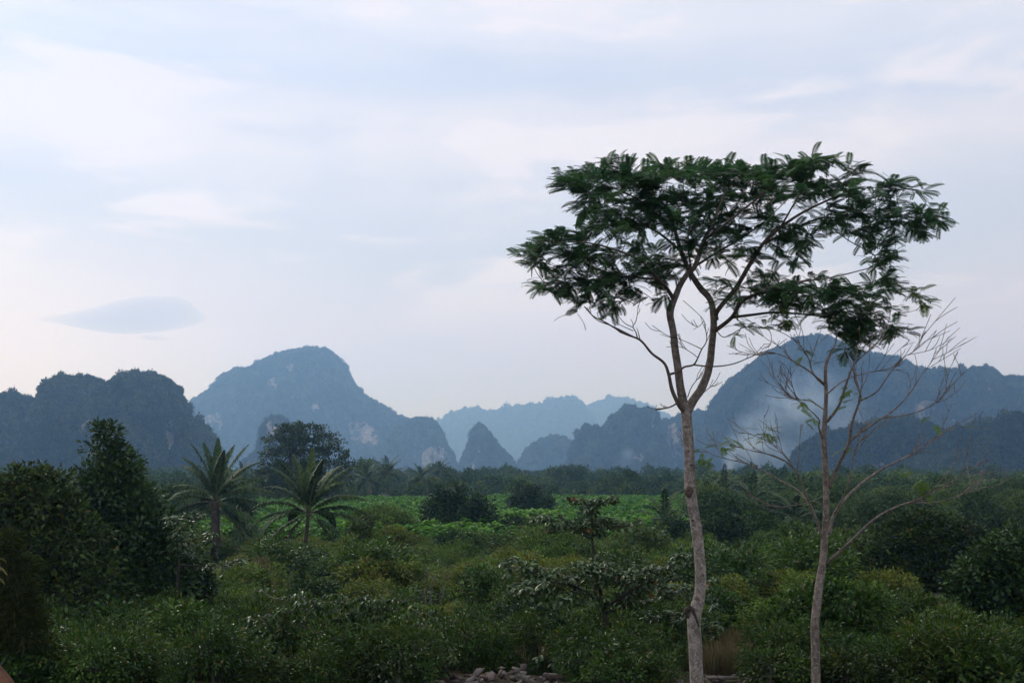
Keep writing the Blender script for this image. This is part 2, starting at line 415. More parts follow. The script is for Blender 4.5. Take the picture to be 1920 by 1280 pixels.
def limbs(base, top, targets, r0, sides=7, n=10, wob=.12):
    """a trunk from base to top with limbs that run out to some of the crown's clump centres"""
    base = np.asarray(base, float); top = np.asarray(top, float)
    h = np.linalg.norm(top - base)
    k = 7; t = np.linspace(0, 1, k)[:, None]
    P = base + (top - base) * t + np.concatenate([[[0, 0, 0]], rng.normal(size=(k - 1, 3)) * wob * h * .2 * np.array([1, 1, .2])])
    P = catmull(P, 4); rr = r0 * (1 - .72 * np.linspace(0, 1, len(P)))
    parts = [tube(P, rr, sides)]
    if len(targets):
        for q in targets[rng.choice(len(targets), min(n, len(targets)), replace=False)]:
            i = int(len(P) * rng.uniform(.35, .95)); s = P[min(i, len(P) - 1)]
            mid = (s + q) / 2 + np.array([0, 0, -.06 * np.linalg.norm(q - s)]) + rng.normal(size=3) * .05 * np.linalg.norm(q - s)
            parts.append(tube(catmull([s, mid, q], 3), np.linspace(rr[min(i, len(P) - 1)] * .55, r0 * .05, 7), 4))
    return merge(parts)

def lobe_px(spec, Y, depth=1.0):
    """[(px,py,rx,ry[,dy])] -> world ellipsoids standing at distance Y"""
    out = []
    for s in spec:
        px, py, rx, ry = s[:4]; y = Y + (s[4] if len(s) > 4 else 0)
        k = y / F
        out.append((W(px, py, y), np.array([rx * k, rx * k * depth, ry * k])))
    return out
def plant(name, label, cat, spec, Y, m, bark='bark_dark', r0=.08, base_px=None, group=None, depth=1.0, lowz=None, nl=10, trunk=True, **kw):
    lobes = lobe_px(spec, Y, depth)
    cx = np.mean([l[0][0] for l in lobes]) if base_px is None else W(base_px, 900, Y)[0]
    base = np.array([cx, Y, float(zg(cx, Y)) - .1]) if lowz is None else np.array([cx, Y, lowz])
    root = empty(name, base)
    tag(root, label, cat, group)
    me, C = crown_mesh(name + '_leaves', [(c - base, r) for c, r in lobes], m, **kw)
    o = obj('crown', me, root); o['kind'] = 'stuff'
    if trunk:
        hi = max(lobes, key=lambda l: l[0][2])[0] - base
        V, Fa = limbs((0, 0, 0), hi * np.array([1, 1, .95]), C, r0, n=nl)
        obj('trunk', mesh(name + '_trunk', V, Fa, M[bark], True), root)
    return root

# ------------------------------------------------------------------ instanced stuff
def gn_scatter(name, sources, P, rot, scl, idx, label, kind='stuff', parent=None, base_mesh=None):
    """one object that carries many copies of the source meshes at points P (geometry nodes)"""
    me = bpy.data.meshes.new(name)
    P = np.asarray(P, np.float32)
    me.vertices.add(len(P)); me.vertices.foreach_set('co', P.ravel())
    a = me.attributes.new('irot', 'FLOAT_VECTOR', 'POINT'); a.data.foreach_set('vector', np.asarray(rot, np.float32).ravel())
    a = me.attributes.new('iscl', 'FLOAT_VECTOR', 'POINT'); a.data.foreach_set('vector', np.asarray(scl, np.float32).ravel())
    a = me.attributes.new('iidx', 'INT', 'POINT'); a.data.foreach_set('value', np.asarray(idx, np.int32))
    o = obj(name, me, parent)
    tree = bpy.data.node_groups.new(name, 'GeometryNodeTree')
    tree.interface.new_socket('Geometry', in_out='INPUT', socket_type='NodeSocketGeometry')
    tree.interface.new_socket('Geometry', in_out='OUTPUT', socket_type='NodeSocketGeometry')
    N = tree.nodes; Lk = tree.links.new
    gi = N.new('NodeGroupInput'); go = N.new('NodeGroupOutput')
    join = N.new('GeometryNodeJoinGeometry')
    for s in reversed(sources):
        oi = N.new('GeometryNodeObjectInfo'); oi.inputs['Object'].default_value = s; oi.inputs['As Instance'].default_value = False
        g2 = N.new('GeometryNodeGeometryToInstance'); Lk(oi.outputs['Geometry'], g2.inputs[0]); Lk(g2.outputs[0], join.inputs[0])
    iop = N.new('GeometryNodeInstanceOnPoints'); iop.inputs['Pick Instance'].default_value = True
    def attr(nm, ty):
        x = N.new('GeometryNodeInputNamedAttribute'); x.data_type = ty; x.inputs['Name'].default_value = nm
        return x.outputs[0]
    Lk(gi.outputs[0], iop.inputs['Points']); Lk(join.outputs[0], iop.inputs['Instance'])
    Lk(attr('iidx', 'INT'), iop.inputs['Instance Index']); Lk(attr('irot', 'FLOAT_VECTOR'), iop.inputs['Rotation']); Lk(attr('iscl', 'FLOAT_VECTOR'), iop.inputs['Scale'])
    Lk(iop.outputs[0], go.inputs[0])
    md = o.modifiers.new('scatter', 'NODES'); md.node_group = tree
    o['kind'] = kind
    if label: o['label'] = label
    return o
def source(me): return bpy.data.objects.new('source_' + me.name, me)

def blob_lobes(n, rx, rz, z0, spread=.55):
    out = []
    for i in range(n):
        a = rng.uniform(0, 2 * math.pi); d = rx * spread * math.sqrt(rng.random())
        k = rng.uniform(.5, .75)
        out.append((np.array([math.cos(a) * d, math.sin(a) * d, z0 + rz * rng.uniform(-.35, .45)]), np.array([rx * k, rx * k, rz * k])))
    return out
def with_trunk(cm_mesh_VF, m_leaf, m_bark, base, top, r):
    pass
def src_tree(name, lobes, mleaf, mbark, leaf, clump, cover, r0, top, per=None, width=.7, inner=.6):
    C, D = lobe_points(lobes, clump, cover, inner=inner)
    if per is None: per = max(4, int(3.4 * clump ** 2 / (leaf * leaf * width)))
    V1, F1 = leaves_on(C, D, per, clump, leaf, width)
    V2, F2 = limbs((0, 0, 0), top, C, r0, 5, 6)
    nf1 = len(F1); n2 = sum(len(f) for f in F2)
    V = np.concatenate([V1, V2]); Fs = [F1] + [f + len(V1) for f in F2]
    return mesh(name, V, Fs, [mleaf, mbark], False, np.concatenate([np.zeros(nf1), np.ones(n2)]))

# ------------------------------------------------------------------ karst hills
crownlets = []
for k in range(3):
    lob = blob_lobes(4, 1.0, .8, .35)
    C, D = lobe_points(lob, .34, 1.3, inner=.7)
    V, Fa = leaves_on(C, D, 7, .34, .34, .8)
    crownlets.append(source(mesh('hill_tree', V, Fa, M['karst'])))

B0 = 893
def hill(name, label, prof, Y, cliffs=(), kd=.8, tree_r=4.0, step=3.0, nv=60, per_area=20.0, seed=0, p=2.4, amp=.15, mean=.0, canopy=.95):
    prof = np.array(prof, float)
    x0, x1 = prof[0, 0], prof[-1, 0]
    nu = max(24, int((x1 - x0) / F * Y / step))
    px = np.linspace(x0, x1, nu); py = np.interp(px, prof[:, 0], prof[:, 1]); py = py + np.where(py < B0 - 12, 1, 0) * 2.0 * fbm(np.stack([px / 7., 0 * px + seed, 0 * px], -1), 3, seed)
    top = np.array([W(a, b, Y) for a, b in zip(px, py)])
    z0 = -1.0
    H = np.maximum(top[:, 2] - z0 - tree_r * canopy, .5)
    wd = max(3, nu // 12); ker = np.hanning(wd * 2 + 3); ker /= ker.sum()
    Hs = np.convolve(np.pad(H, wd + 1, mode='edge'), ker, mode='valid')
    D = kd * Hs + .05 * Hs.max() + 4
    t = np.linspace(-1, 1, nv); t = np.sign(t) * np.abs(t) ** .8
    U, T = np.meshgrid(np.arange(nu), t, indexing='ij')
    X = top[:, 0][U]; Yy = Y + mean * vnoise(np.stack([px / 90., 0 * px, 0 * px + seed], -1))[U] + D[U] * T
    prof_v = np.maximum(1 - np.abs(T) ** p, 0) ** .85
    Z = z0 + H[U] * prof_v
    s = H.max()
    Pn = np.stack([X / s * 2.4, Yy / s * 2.4, Z / s * 1.1], -1)
    n = 1 - 2.2 * np.abs(fbm(Pn, 5, seed, .55))
    n2 = fbm(Pn * np.array([3.2, 3.2, .7]), 3, seed + 9)
    edge = np.sin(np.clip(prof_v, 0, 1) * np.pi) ** .6
    Yy = Yy + (amp * s * 1.6 * n + .05 * s * n2) * edge
    Z = Z + .035 * s * n * edge
    X = X + .03 * s * vnoise(Pn * 1.7, seed + 4) * edge
    V = np.stack([X, Yy, Z], -1).reshape(-1, 3)
    i = (np.arange(nu - 1)[:, None] * nv + np.arange(nv - 1)[None]).ravel()
    Fq = np.stack([i, i + nv, i + nv + 1, i + 1], -1)
    me = mesh(name, V, Fq, M['hill'], True)
    # bare limestone: patches where the rock wall shows
    Zr = V[:, 2] - EYE
    fx = V[:, 1] * CP + Zr * SP; ppx = 960 + F * V[:, 0] / fx; ppy = 640 - F * (Zr * CP - V[:, 1] * SP) / fx
    cl = np.zeros(len(V))
    for (a, b, ra, rb) in cliffs:
        q = ((ppx - a) / ra) ** 2 + ((ppy - b) / rb) ** 2
        cl = np.maximum(cl, np.clip(1.35 - q * .85, 0, 1))
    cl *= (V[:, 1] < Y + .1 * D.max())
    nz = .5 + .5 * n2.reshape(-1)
    cl = np.clip(cl * (.45 + .9 * nz) , 0, 1)
    at = me.attributes.new('cliff', 'FLOAT', 'POINT'); at.data.foreach_set('value', cl.astype(np.float32))
    o = obj(name, me); tag(o, label, None, None, 'structure')
    # trees all over it
    A, B, C_, D_ = V[Fq[:, 0]], V[Fq[:, 1]], V[Fq[:, 2]], V[Fq[:, 3]]
    ar = .5 * np.linalg.norm(np.cross(C_ - A, D_ - B), axis=1)
    fc = cl[Fq].mean(1)
    wgt = ar * np.where(A[:, 1] > Y + .25 * D.max(), .15, 1.0) * np.clip(1 - 2.4 * np.maximum(fc - .22, 0), .04, 1)
    cnt = int(wgt.sum() / per_area)
    pick = rng.choice(len(Fq), cnt, p=wgt / wgt.sum())
    a, b = rng.random((2, cnt, 1))
    P = A[pick] * (1 - a) * (1 - b) + B[pick] * a * (1 - b) + C_[pick] * a * b + D_[pick] * (1 - a) * b
    sc_ = tree_r * (.35 + .8 * rng.random(cnt) ** 2.2)
    big = rng.random(cnt) < .05; sc_[big] *= 1.5
    S = np.stack([sc_, sc_, sc_ * rng.uniform(.8, 1.7, cnt)], -1)
    P[:, 2] -= sc_ * .15
    rot = np.zeros((cnt, 3)); rot[:, 2] = rng.random(cnt) * 6.28
    gn_scatter('forest_cover', crownlets, P, rot, S, rng.integers(0, 3, cnt), None, parent=o)
    return cnt

B0 = 893
hill('karst_hill', 'dark wooded twin-topped limestone hill with pale cliffs at far left',
     [(-190, B0), (-180, 800), (-120, 745), (-60, 738), (0, 741), (14, 746), (27, 737), (45, 745), (60, 772), (72, 802), (85, 772), (100, 742), (112, 722), (122, 712), (140, 708), (172, 708),
      (183, 714), (193, 733), (205, 760), (214, 726), (235, 706), (270, 699), (290, 703), (310, 713), (324, 727), (331, 745), (335, 775), (345, 782), (360, 785), (378, 797), (391, 815), (400, 850), (405, B0)],
     760, [(155, 800, 9, 18), (150, 825, 6, 22), (320, 812, 9, 34), (291, 842, 3, 10), (72, 862, 3, 12), (163, 790, 12, 8), (288, 866, 3, 6)], tree_r=2.3, per_area=4.2, step=1.6, nv=70, seed=3, kd=.9, p=3.0)
hill('karst_hill', 'great broad hazy limestone mountain with faint rock faces, centre left',
     [(325, B0), (333, 768), (350, 757), (385, 738), (410, 718), (430, 700), (450, 691), (480, 688), (505, 675), (540, 660), (560, 655), (600, 652), (620, 657), (632, 668), (645, 690), (660, 720), (680, 738), (710, 755), (740, 775),
      (780, 788), (810, 800), (835, 840), (850, B0)],
     2400, [(513, 718, 14, 10), (548, 735, 6, 16), (408, 790, 9, 16), (395, 785, 14, 10), (680, 812, 24, 22), (660, 800, 10, 10), (590, 765, 10, 10), (545, 690, 8, 10), (700, 825, 12, 10)], tree_r=4.6, per_area=30, step=7, nv=60, seed=11, kd=.95, p=2.3)
hill('karst_hill', 'narrow rock spire rising behind the broad crowned tree',
     [(452, B0), (462, 860), (478, 850), (490, 835), (494, 800), (502, 785), (513, 779), (528, 781), (537, 790), (546, 830), (575, 860), (600, B0)],
     1250, [(507, 805, 9, 18), (515, 800, 4, 10)], tree_r=2.8, per_area=8, step=2.2, nv=50, seed=5, kd=.7)
hill('karst_hill', 'round-shouldered hazy hill with a pale cliff at the end of the great mountain',
     [(690, B0), (720, 830), (745, 800), (770, 788), (788, 781), (803, 782), (820, 795), (833, 822), (846, 848), (857, 868), (863, B0)],
     2100, [(815, 850, 22, 14), (800, 862, 10, 14), (798, 875, 5, 8), (820, 865, 8, 6)], tree_r=4.2, per_area=22, step=5, nv=50, seed=23, kd=.8)
hill('karst_hill', 'pale blue long ridge on the horizon, its highest point above the wooded cone',
     [(795, B0), (820, 786), (835, 780), (850, 771), (880, 765), (905, 764), (912, 772), (940, 765), (1000, 757), (1040, 746), (1065, 742), (1082, 747), (1095, 765), (1110, 790), (1150, B0)],
     4500, [], tree_r=11, per_area=260, step=14, nv=44, seed=31, kd=.9, amp=.07)
hill('karst_hill', 'palest far ridge between the long ridge and the tall tree trunk',
     [(1050, B0), (1085, 775), (1110, 755), (1140, 745), (1190, 748), (1208, 755), (1232, 770), (1260, 780), (1300, 800), (1340, B0)],
     5000, [], tree_r=11, per_area=260, step=14, nv=44, seed=37, kd=.9, amp=.07)
hill('karst_hill', 'steep wooded cone-shaped hill standing alone in the middle',
     [(860, B0), (866, 862), (880, 828), (888, 803), (896, 795), (903, 793), (912, 802), (925, 822), (945, 845), (962, 860), (972, B0)],
     1900, [(896, 845, 5, 10), (888, 875, 3, 10), (912, 856, 3, 5)], tree_r=3.8, per_area=17, step=4, nv=50, seed=41, kd=.8)
hill('karst_hill', 'low rounded dome hill just to the right of the wooded cone',
     [(962, B0), (974, 862), (985, 842), (1008, 825), (1035, 817), (1058, 819), (1075, 832), (1090, 860), (1100, B0)],
     2100, [], tree_r=3.9, per_area=20, step=4.5, nv=46, seed=43, kd=.8)
hill('karst_hill', 'lumpy double-topped hill with small pale cliff left of the tall trunk',
     [(1060, B0), (1070, 845), (1082, 812), (1098, 797), (1117, 797), (1126, 808), (1140, 792), (1155, 777), (1170, 763), (1186, 759), (1198, 770), (1208, 763), (1222, 764), (1230, 780), (1236, 810), (1250, 850), (1270, B0)],
     1650, [(1224, 788, 4, 22), (1200, 858, 8, 10), (1190, 860, 4, 6)], tree_r=3.6, per_area=15, step=3.6, nv=56, seed=47, kd=.8)
hill('karst_hill', 'low ridge with a tall pale cliff behind the tall trunk',
     [(1205, B0), (1225, 800), (1240, 790), (1262, 783), (1295, 772), (1312, 768), (1335, 774), (1352, 780), (1375, 830), (1390, B0)],
     1780, [(1262, 825, 13, 36), (1280, 835, 8, 26), (1300, 825, 6, 16)], tree_r=3.6, per_area=15, step=3.6, nv=56, seed=53, kd=.7, p=3)
hill('karst_hill', 'massive blue mountain with flat shoulder behind the bare slender tree',
     [(1318, B0), (1335, 800), (1341, 772), (1350, 742), (1365, 720), (1385, 700), (1410, 685), (1440, 660), (1475, 645), (1500, 634), (1540, 632), (1560, 645), (1590, 660), (1640, 668), (1670, 672), (1700, 690), (1730, 693), (1760, 692),
      (1800, 694), (1840, 689), (1851, 689), (1856, 725), (1862, 764), (1872, 738), (1880, 716), (1892, 708), (1930, 708), (1990, 720), (2060, 760), (2130, B0)],
     1560, [(1856, 720, 4, 18), (1735, 770, 22, 18), (1685, 778, 14, 10), (1790, 790, 10, 8), (1820, 790, 8, 8)], tree_r=3.4, per_area=14, step=3.5, nv=70, seed=59, kd=.9, p=2.6)
hill('karst_hill', 'dark low wooded hill with pale rock at its foot, right',
     [(1462, B0), (1478, 872), (1495, 846), (1520, 826), (1550, 811), (1590, 801), (1640, 791), (1700, 786), (1728, 791), (1755, 806), (1790, 840), (1830, B0)],
     820, [(1640, 880, 14, 12), (1625, 886, 12, 8), (1655, 872, 8, 8), (1682, 882, 7, 12)], tree_r=2.6, per_area=5, step=2.2, nv=60, seed=61, kd=.8, p=2.8)
hill('karst_hill', 'dark wooded slope rising at the right edge with a small white scar',
     [(1690, B0), (1740, 840), (1775, 815), (1810, 801), (1850, 791), (1890, 780), (1920, 771), (1990, 752), (2070, 760), (2150, B0)],
     740, [(1810, 874, 4, 10), (1818, 885, 6, 10)], tree_r=2.6, per_area=5, step=2.2, nv=60, seed=67, kd=1.0, p=2.4)

# ------------------------------------------------------------------ far forest and scrub (uncountable masses)
far_src = []
for k in range(3):
    far_src.append(source(src_tree('far_tree', blob_lobes(6, 3.0, 2.4, 4.2), M['far'], M['bark_dark'], .55, .8, 1.25, .16, (0, 0, 5), width=.75)))
for k in range(2):
    far_src.append(source(src_tree('far_pale_tree', blob_lobes(6, 2.8, 2.0, 3.6), M['far_pale'], M['bark_dark'], .5, .75, 1.2, .14, (0, 0, 4), width=.75)))

near_src = [source(src_tree('wood_tree', blob_lobes(7, 2.6, 2.2, 3.6), M['far'], M['bark_dark'], .26, .5, 1.3, .12, (0, 0, 4.4), width=.6)) for k in range(2)]
near_src += [source(src_tree('wood_pale_tree', blob_lobes(7, 2.5, 1.9, 3.2), M['far_pale'], M['bark_dark'], .24, .48, 1.2, .1, (0, 0, 3.8), width=.6)) for k in range(2)]
def band(name, label, srcs, wts, n, yr, xf, scl, height=(.8, 1.2), jitter=1.3, pw=1.0, avoid=None):
    y = yr[0] + (yr[1] - yr[0]) * rng.random(n) ** pw
    lo, hi = xf
    x = (lo + (hi - lo) * rng.random(n) - 960) / F * y
    if avoid is not None:
        keep = avoid(x, y); x, y = x[keep], y[keep]; n = len(x)
    z = zg(x, y) - .1
    s = scl[0] + (scl[1] - scl[0]) * rng.random(n) ** jitter
    S = np.stack([s, s, s * rng.uniform(*height, n)], -1)
    rot = np.zeros((n, 3)); rot[:, 2] = rng.random(n) * 6.28; rot[:, :2] = rng.normal(size=(n, 2)) * .06
    idx = rng.choice(len(srcs), n, p=np.array(wts) / sum(wts))
    return gn_scatter(name, srcs, np.stack([x, y, z], -1), rot, S, idx, label)

band('forest', 'bluish woodland at the foot of the limestone hills', far_src, [3, 3, 3, 2, 2], 2300, (330, 700), (-120, 2040), (.35, 1.15), jitter=2.0)
band('forest', 'green woodland belt beyond the crop field', far_src, [3, 3, 3, 3, 3], 620, (205, 330), (-60, 1330), (.3, .82), jitter=1.8)
band('forest', 'leafy woodland on the plain behind the bare tree', far_src, [2, 2, 2, 4, 4], 620, (170, 330), (1290, 2000), (.4, .9), jitter=1.6)
band('forest', 'near belt of mixed trees on the plain right of the tall trunk', near_src, [3, 3, 3, 3], 330, (94, 175), (1300, 2000), (.35, .85), jitter=1.6)
band('forest', 'shadowy woodland below the left hill', near_src, [3, 3, 1, 1], 330, (96, 330), (-80, 470), (.4, .9), pw=1.3)

# ------------------------------------------------------------------ crop field
V, Fa = [], []
parts = []
for k in range(9):
    a = rng.uniform(0, 6.28); d = rng.uniform(0, .45); c = np.array([math.cos(a) * d, math.sin(a) * d, rng.uniform(.9, 1.5)])
    nl_ = 16; C = np.repeat(c[None], nl_, 0); ang = rng.random(nl_) * 6.28
    ax = np.stack([np.cos(ang), np.sin(ang), rng.uniform(-.5, .2, nl_)], -1)
    x, y, z = frames(ax, np.array([0, 0, 1.]) + .4 * rand_unit(nl_))
    parts.append(stamp(DIAMOND[0], DIAMOND[1], C + .12 * rand_unit(nl_), x, y, z, rng.uniform(.28, .46, nl_), rng.uniform(.14, .22, nl_)))
    parts.append((np.array([[c[0] - .012, c[1], c[2]], [c[0] + .012, c[1], c[2]], [0.012, 0, 0], [-.012, 0, 0]]), np.array([[0, 1, 2], [0, 2, 3]])))
V, Fa = merge(parts)
crop_src = source(mesh('crop_plant', V, Fa, M['crop']))
yy, xx = [], []
for row in np.arange(74, 196, 1.15):
    half = row * .30
    xr = np.arange(-half - 6, row * .24, .95); xx.append(xr + rng.normal(size=len(xr)) * .15); yy.append(row + rng.normal(size=len(xr)) * .15)
xx = np.concatenate(xx); yy = np.concatenate(yy); n = len(xx)
gs = .85 + .5 * rng.random(n) + .25 * vnoise(np.stack([xx * .09, yy * .09, 0 * xx], -1), 2)
zz = np.zeros((n, 3)); zz[:, 2] = rng.random(n) * 6.28
gn_scatter('crop_field', [crop_src], np.stack([xx, yy, zg(xx, yy)], -1), zz, np.stack([gs, gs, gs], -1), np.zeros(n), 'bright green field of leafy crop plants across the plain')

# ------------------------------------------------------------------ mid-ground thicket
def scrub(name, mleaf, rx, rz, leaf, cover, width=.45, nlob=6, clump=.26, bark='bark_stem'):
    return source(src_tree(name, blob_lobes(nlob, rx, rz, rz * .95), M[mleaf], M[bark], leaf, clump, cover, .03, (0, 0, rz * 1.3), width=width, inner=.45))
thick_src = [scrub('scrub', 'olive', 1.0, .95, .10, .9), scrub('scrub', 'olive2', 1.05, 1.0, .11, .9), scrub('scrub', 'olive2', .9, 1.25, .10, .8),
             scrub('scrub', 'olive', 1.1, .8, .09, .85), scrub('scrub', 'brown', .8, .8, .08, .45, .25), scrub('scrub', 'vivid', .8, .9, .12, .8)]
def keep_mid(x, y):
    px = 960 + F * x / (y * CP)
    k = np.ones(len(x), bool)
    k &= ~((y < 30) & (px > 1320) & (px < 1420))
    k &= ~((y < 34) & (px > -40) & (px < 460)) & ~((y < 44) & (px > 1600) & (px < 1950)) & ~((y < 26) & (px > 1400) & (px < 1950))
    k &= ~((y > 40) & (y < 65) & (px > 372) & (px < 450)) & ~((y > 36) & (y < 53) & (px > 545) & (px < 612))
    return k
def bare_stems(name):
    parts = []
    for k in range(5):
        a = rng.random() * 6.28; P = [np.zeros(3)]; d = unit(np.array([math.cos(a) * .35, math.sin(a) * .35, 1.]))
        for q in range(4): P.append(P[-1] + d * .5); d = unit(d + rand_unit(1)[0] * .28)
        c = catmull(P, 3); parts.append(tube(c, np.linspace(.014, .005, len(c)), 4))
        for q in range(5):
            i_ = rng.integers(3, len(c)); e = c[i_] + unit(rand_unit(1)[0] + np.array([0, 0, .5])) * rng.uniform(.25, .6); parts.append(tube(catmull([c[i_], (c[i_] + e) / 2 + rand_unit(1)[0] * .04, e], 2), np.linspace(.007, .004, 5), 4))
    V, Fa = merge(parts)
    return source(mesh(name, V, Fa, M['bark_stem'], True))
thick_src += [bare_stems('bare_stems'), scrub('scrub', 'vivid', 1.0, 1.1, .15, 1.0, clump=.3), scrub('scrub', 'drooping', .9, 1.2, .17, 1.0, clump=.32)]
def wispy(name, mleaf, hgt, nst, L, wd):
    parts = []; lp = []
    for k in range(nst):
        a = rng.random() * 6.28; P = [np.array([math.cos(a) * .1, math.sin(a) * .1, 0])]; d = unit(np.array([math.cos(a) * .3, math.sin(a) * .3, 1.])); hh = hgt * rng.uniform(.6, 1.15)
        for q in range(4): P.append(P[-1] + d * hh / 4); d = unit(d + rand_unit(1)[0] * .2 + np.array([math.cos(a), math.sin(a), -.3]) * .12)
        c = catmull(P, 4); parts.append(tube(c, np.linspace(.009, .003, len(c)), 4))
        m_ = 46; tt = rng.uniform(.25, 1, m_) * (len(c) - 1); i0 = np.minimum(tt.astype(int), len(c) - 2); org = c[i0] + (c[i0 + 1] - c[i0]) * (tt - i0)[:, None]
        ax = unit(rand_unit(m_) + np.array([0, 0, -.25])); x, y, z = frames(ax, np.array([0, 0, 1.]) + .4 * rand_unit(m_)); s = L * rng.uniform(.6, 1.2, m_)
        lp.append(stamp(DIAMOND[0], DIAMOND[1], org + rand_unit(m_) * .09, x, y, z, s, s * wd, s))
    V1, F1 = merge(parts); V2, F2 = merge(lp); n1 = sum(len(f) for f in F1); n2 = sum(len(f) for f in F2)
    return source(mesh(name, np.concatenate([V1, V2]), F1 + [f + len(V1) for f in F2], [M['bark_stem'], M[mleaf]], False, np.concatenate([np.zeros(n1), np.ones(n2)])))
thick_src += [wispy('wispy_scrub', 'olive', 1.7, 12, .13, .22), wispy('wispy_scrub', 'olive2', 1.5, 14, .11, .35), wispy('wispy_scrub', 'olive2', 2.1, 9, .12, .3)]
band('thicket', 'tangled olive scrub covering the middle of the plain', thick_src, [3, 3, 2.5, 2.5, 1.0, 1.2, 1.4, .6, .4, 2.6, 2.6, 2.2], 2750, (25, 78), (-330, 2330), (.5, 1.3), height=(.42, .9), avoid=keep_mid, pw=.62, jitter=1.5)
def keep_tall(x, y):
    px = 960 + F * x / (y * CP)
    return keep_mid(x, y) & ~((px > 330) & (px < 640) & (y < 66)) & ~((px > 960) & (px < 1290) & (y < 48)) & ~((px > 770) & (px < 950)) & (vnoise(np.stack([x * .13, y * .13, 0 * x], -1), 31) > -.15)
band('thicket', 'taller green bushes standing in patches through the scrub', thick_src, [2, 3, 3, 1.5, .3, 2.4, .5, 2.4, 1.6, 2, 2, 3], 230, (34, 60), (-80, 2000), (.9, 1.6), height=(.7, 1.0), avoid=keep_tall, pw=.7, jitter=1.2)

# ------------------------------------------------------------------ trees beyond the field, one by one
plant('broad_tree', 'tall dark tree with broad cloud-like layered crown behind the two palms', 'tree',
      [(545, 815, 36, 14), (580, 810, 36, 13), (548, 804, 22, 9), (520, 830, 28, 12), (612, 828, 28, 12), (560, 832, 40, 11), (505, 852, 20, 9), (535, 850, 30, 9), (590, 852, 34, 9), (625, 850, 26, 10), (650, 866, 16, 8), (665, 872, 9, 6), (515, 876, 28, 8), (560, 874, 36, 8), (606, 874, 32, 9), (634, 874, 20, 9), (500, 895, 30, 12), (545, 898, 44, 11), (600, 900, 40, 13), (488, 905, 16, 10), (640, 905, 22, 14), (560, 925, 74, 18)],
      170, M['dense_tip'], r0=.45, leaf=.42, clump=.55, cover=1.05, width=.6, base_px=560, nl=40, depth=.9, inner=.6)
GT = 'trees along the far edge of the field'
def far_tree(label, spec, Y, m='far', **kw):
    k = dict(leaf=.42, clump=.7, cover=1.3, width=.75, r0=.15, nl=6); k.update(kw)
    return plant('distant_tree', label, 'tree', spec, Y, M[m], group=GT, **k)
far_tree('grey-green round tree beyond the field beside the far palms', [(700, 885, 30, 20), (685, 890, 20, 16), (720, 895, 22, 16), (700, 910, 30, 18)], 240, 'far_pale')
far_tree('small dark round tree on the skyline below the cliffed hill end', [(846, 893, 17, 14), (838, 902, 14, 12), (850, 910, 18, 14)], 265)
far_tree('dark round tree just below the foot of the wooded cone', [(885, 895, 18, 16), (893, 905, 18, 14), (878, 908, 16, 14)], 260)
far_tree('low dark flat tree right of the cone foot on the skyline', [(930, 902, 22, 10), (920, 910, 20, 12), (945, 912, 20, 12)], 255)
far_tree('pale bushy crown on the skyline below the dome hill', [(990, 905, 40, 9), (960, 908, 26, 9), (1020, 906, 26, 9), (990, 915, 45, 10)], 300, 'far_pale')
far_tree('leftmost of three small umbrella-topped trees on the skyline', [(1038, 886, 14, 6), (1035, 895, 12, 6)], 300, trunk=True)
far_tree('middle one of three small umbrella-topped trees on the skyline', [(1058, 882, 12, 6), (1052, 886, 9, 4)], 300, trunk=True)
far_tree('darkest and rightmost of three small umbrella-topped trees on the skyline', [(1078, 882, 13, 8), (1083, 888, 10, 6), (1073, 890, 8, 5)], 300, trunk=True)
far_tree('small dark treetop on the skyline left of the tall trunk', [(1190, 897, 12, 9), (1200, 905, 18, 9)], 330)
far_tree('rounded skyline tree against the small smoke plume', [(1110, 903, 16, 9), (1100, 910, 18, 8)], 320)
far_tree('dark leafy tree behind the bare tree trunk, above the palms', [(1500, 905, 30, 16), (1480, 915, 26, 14), (1525, 918, 26, 14), (1500, 935, 36, 22)], 140, 'far', leaf=.4, clump=.55)
far_tree('bright rounded tree on the plain at the right edge', [(1880, 945, 36, 20), (1850, 955, 30, 18), (1905, 960, 30, 20)], 210, 'far_pale')
far_tree('light green domed tree right of the bare tree', [(1800, 935, 36, 16), (1770, 945, 26, 14), (1825, 948, 28, 14)], 225, 'far_pale')
far_tree('pale green mound of trees at the foot of the dark low hill', [(1690, 895, 36, 14), (1660, 905, 30, 12), (1720, 906, 30, 12)], 300, 'far_pale')
far_tree('pale tree below the cliff, left of the green mound', [(1600, 910, 30, 10), (1570, 915, 26, 10), (1630, 916, 24, 10)], 290, 'far_pale')
far_tree('grey-brown bare-looking tree in the wood under the left hill', [(430, 905, 24, 18), (415, 915, 20, 14), (450, 920, 20, 14)], 200, 'far_pale')
far_tree('dark tree in the wood left of the first palm', [(330, 905, 30, 16), (300, 910, 26, 14), (350, 920, 26, 16)], 215)

# mid-ground trees and bushes
def bush(label, spec, Y, m='dense', **kw):
    k = dict(leaf=.18, clump=.33, cover=2.0, width=.55, r0=.06, nl=6); k.update(kw)
    return plant(k.pop('name', 'leafy_bush'), label, k.pop('cat', 'bush'), spec, Y, M[m], **k)
bush('dark bushy tree standing in front of the green field at the centre', [(845, 925, 26, 20), (835, 945, 32, 22), (875, 950, 32, 22), (820, 965, 30, 22), (865, 975, 52, 30), (905, 965, 26, 24), (830, 990, 38, 24), (900, 990, 36, 22)], 84, 'dense', name='bushy_tree', cat='tree', leaf=.24, clump=.42, r0=.14, nl=14)
bush('small near-black round tree in the field right of the central bushy tree', [(985, 925, 24, 16), (1010, 930, 24, 16), (975, 945, 24, 16), (1015, 950, 24, 16), (995, 955, 40, 16)], 130, 'dense', name='bushy_tree', cat='tree', leaf=.3, clump=.5, r0=.14, nl=14)
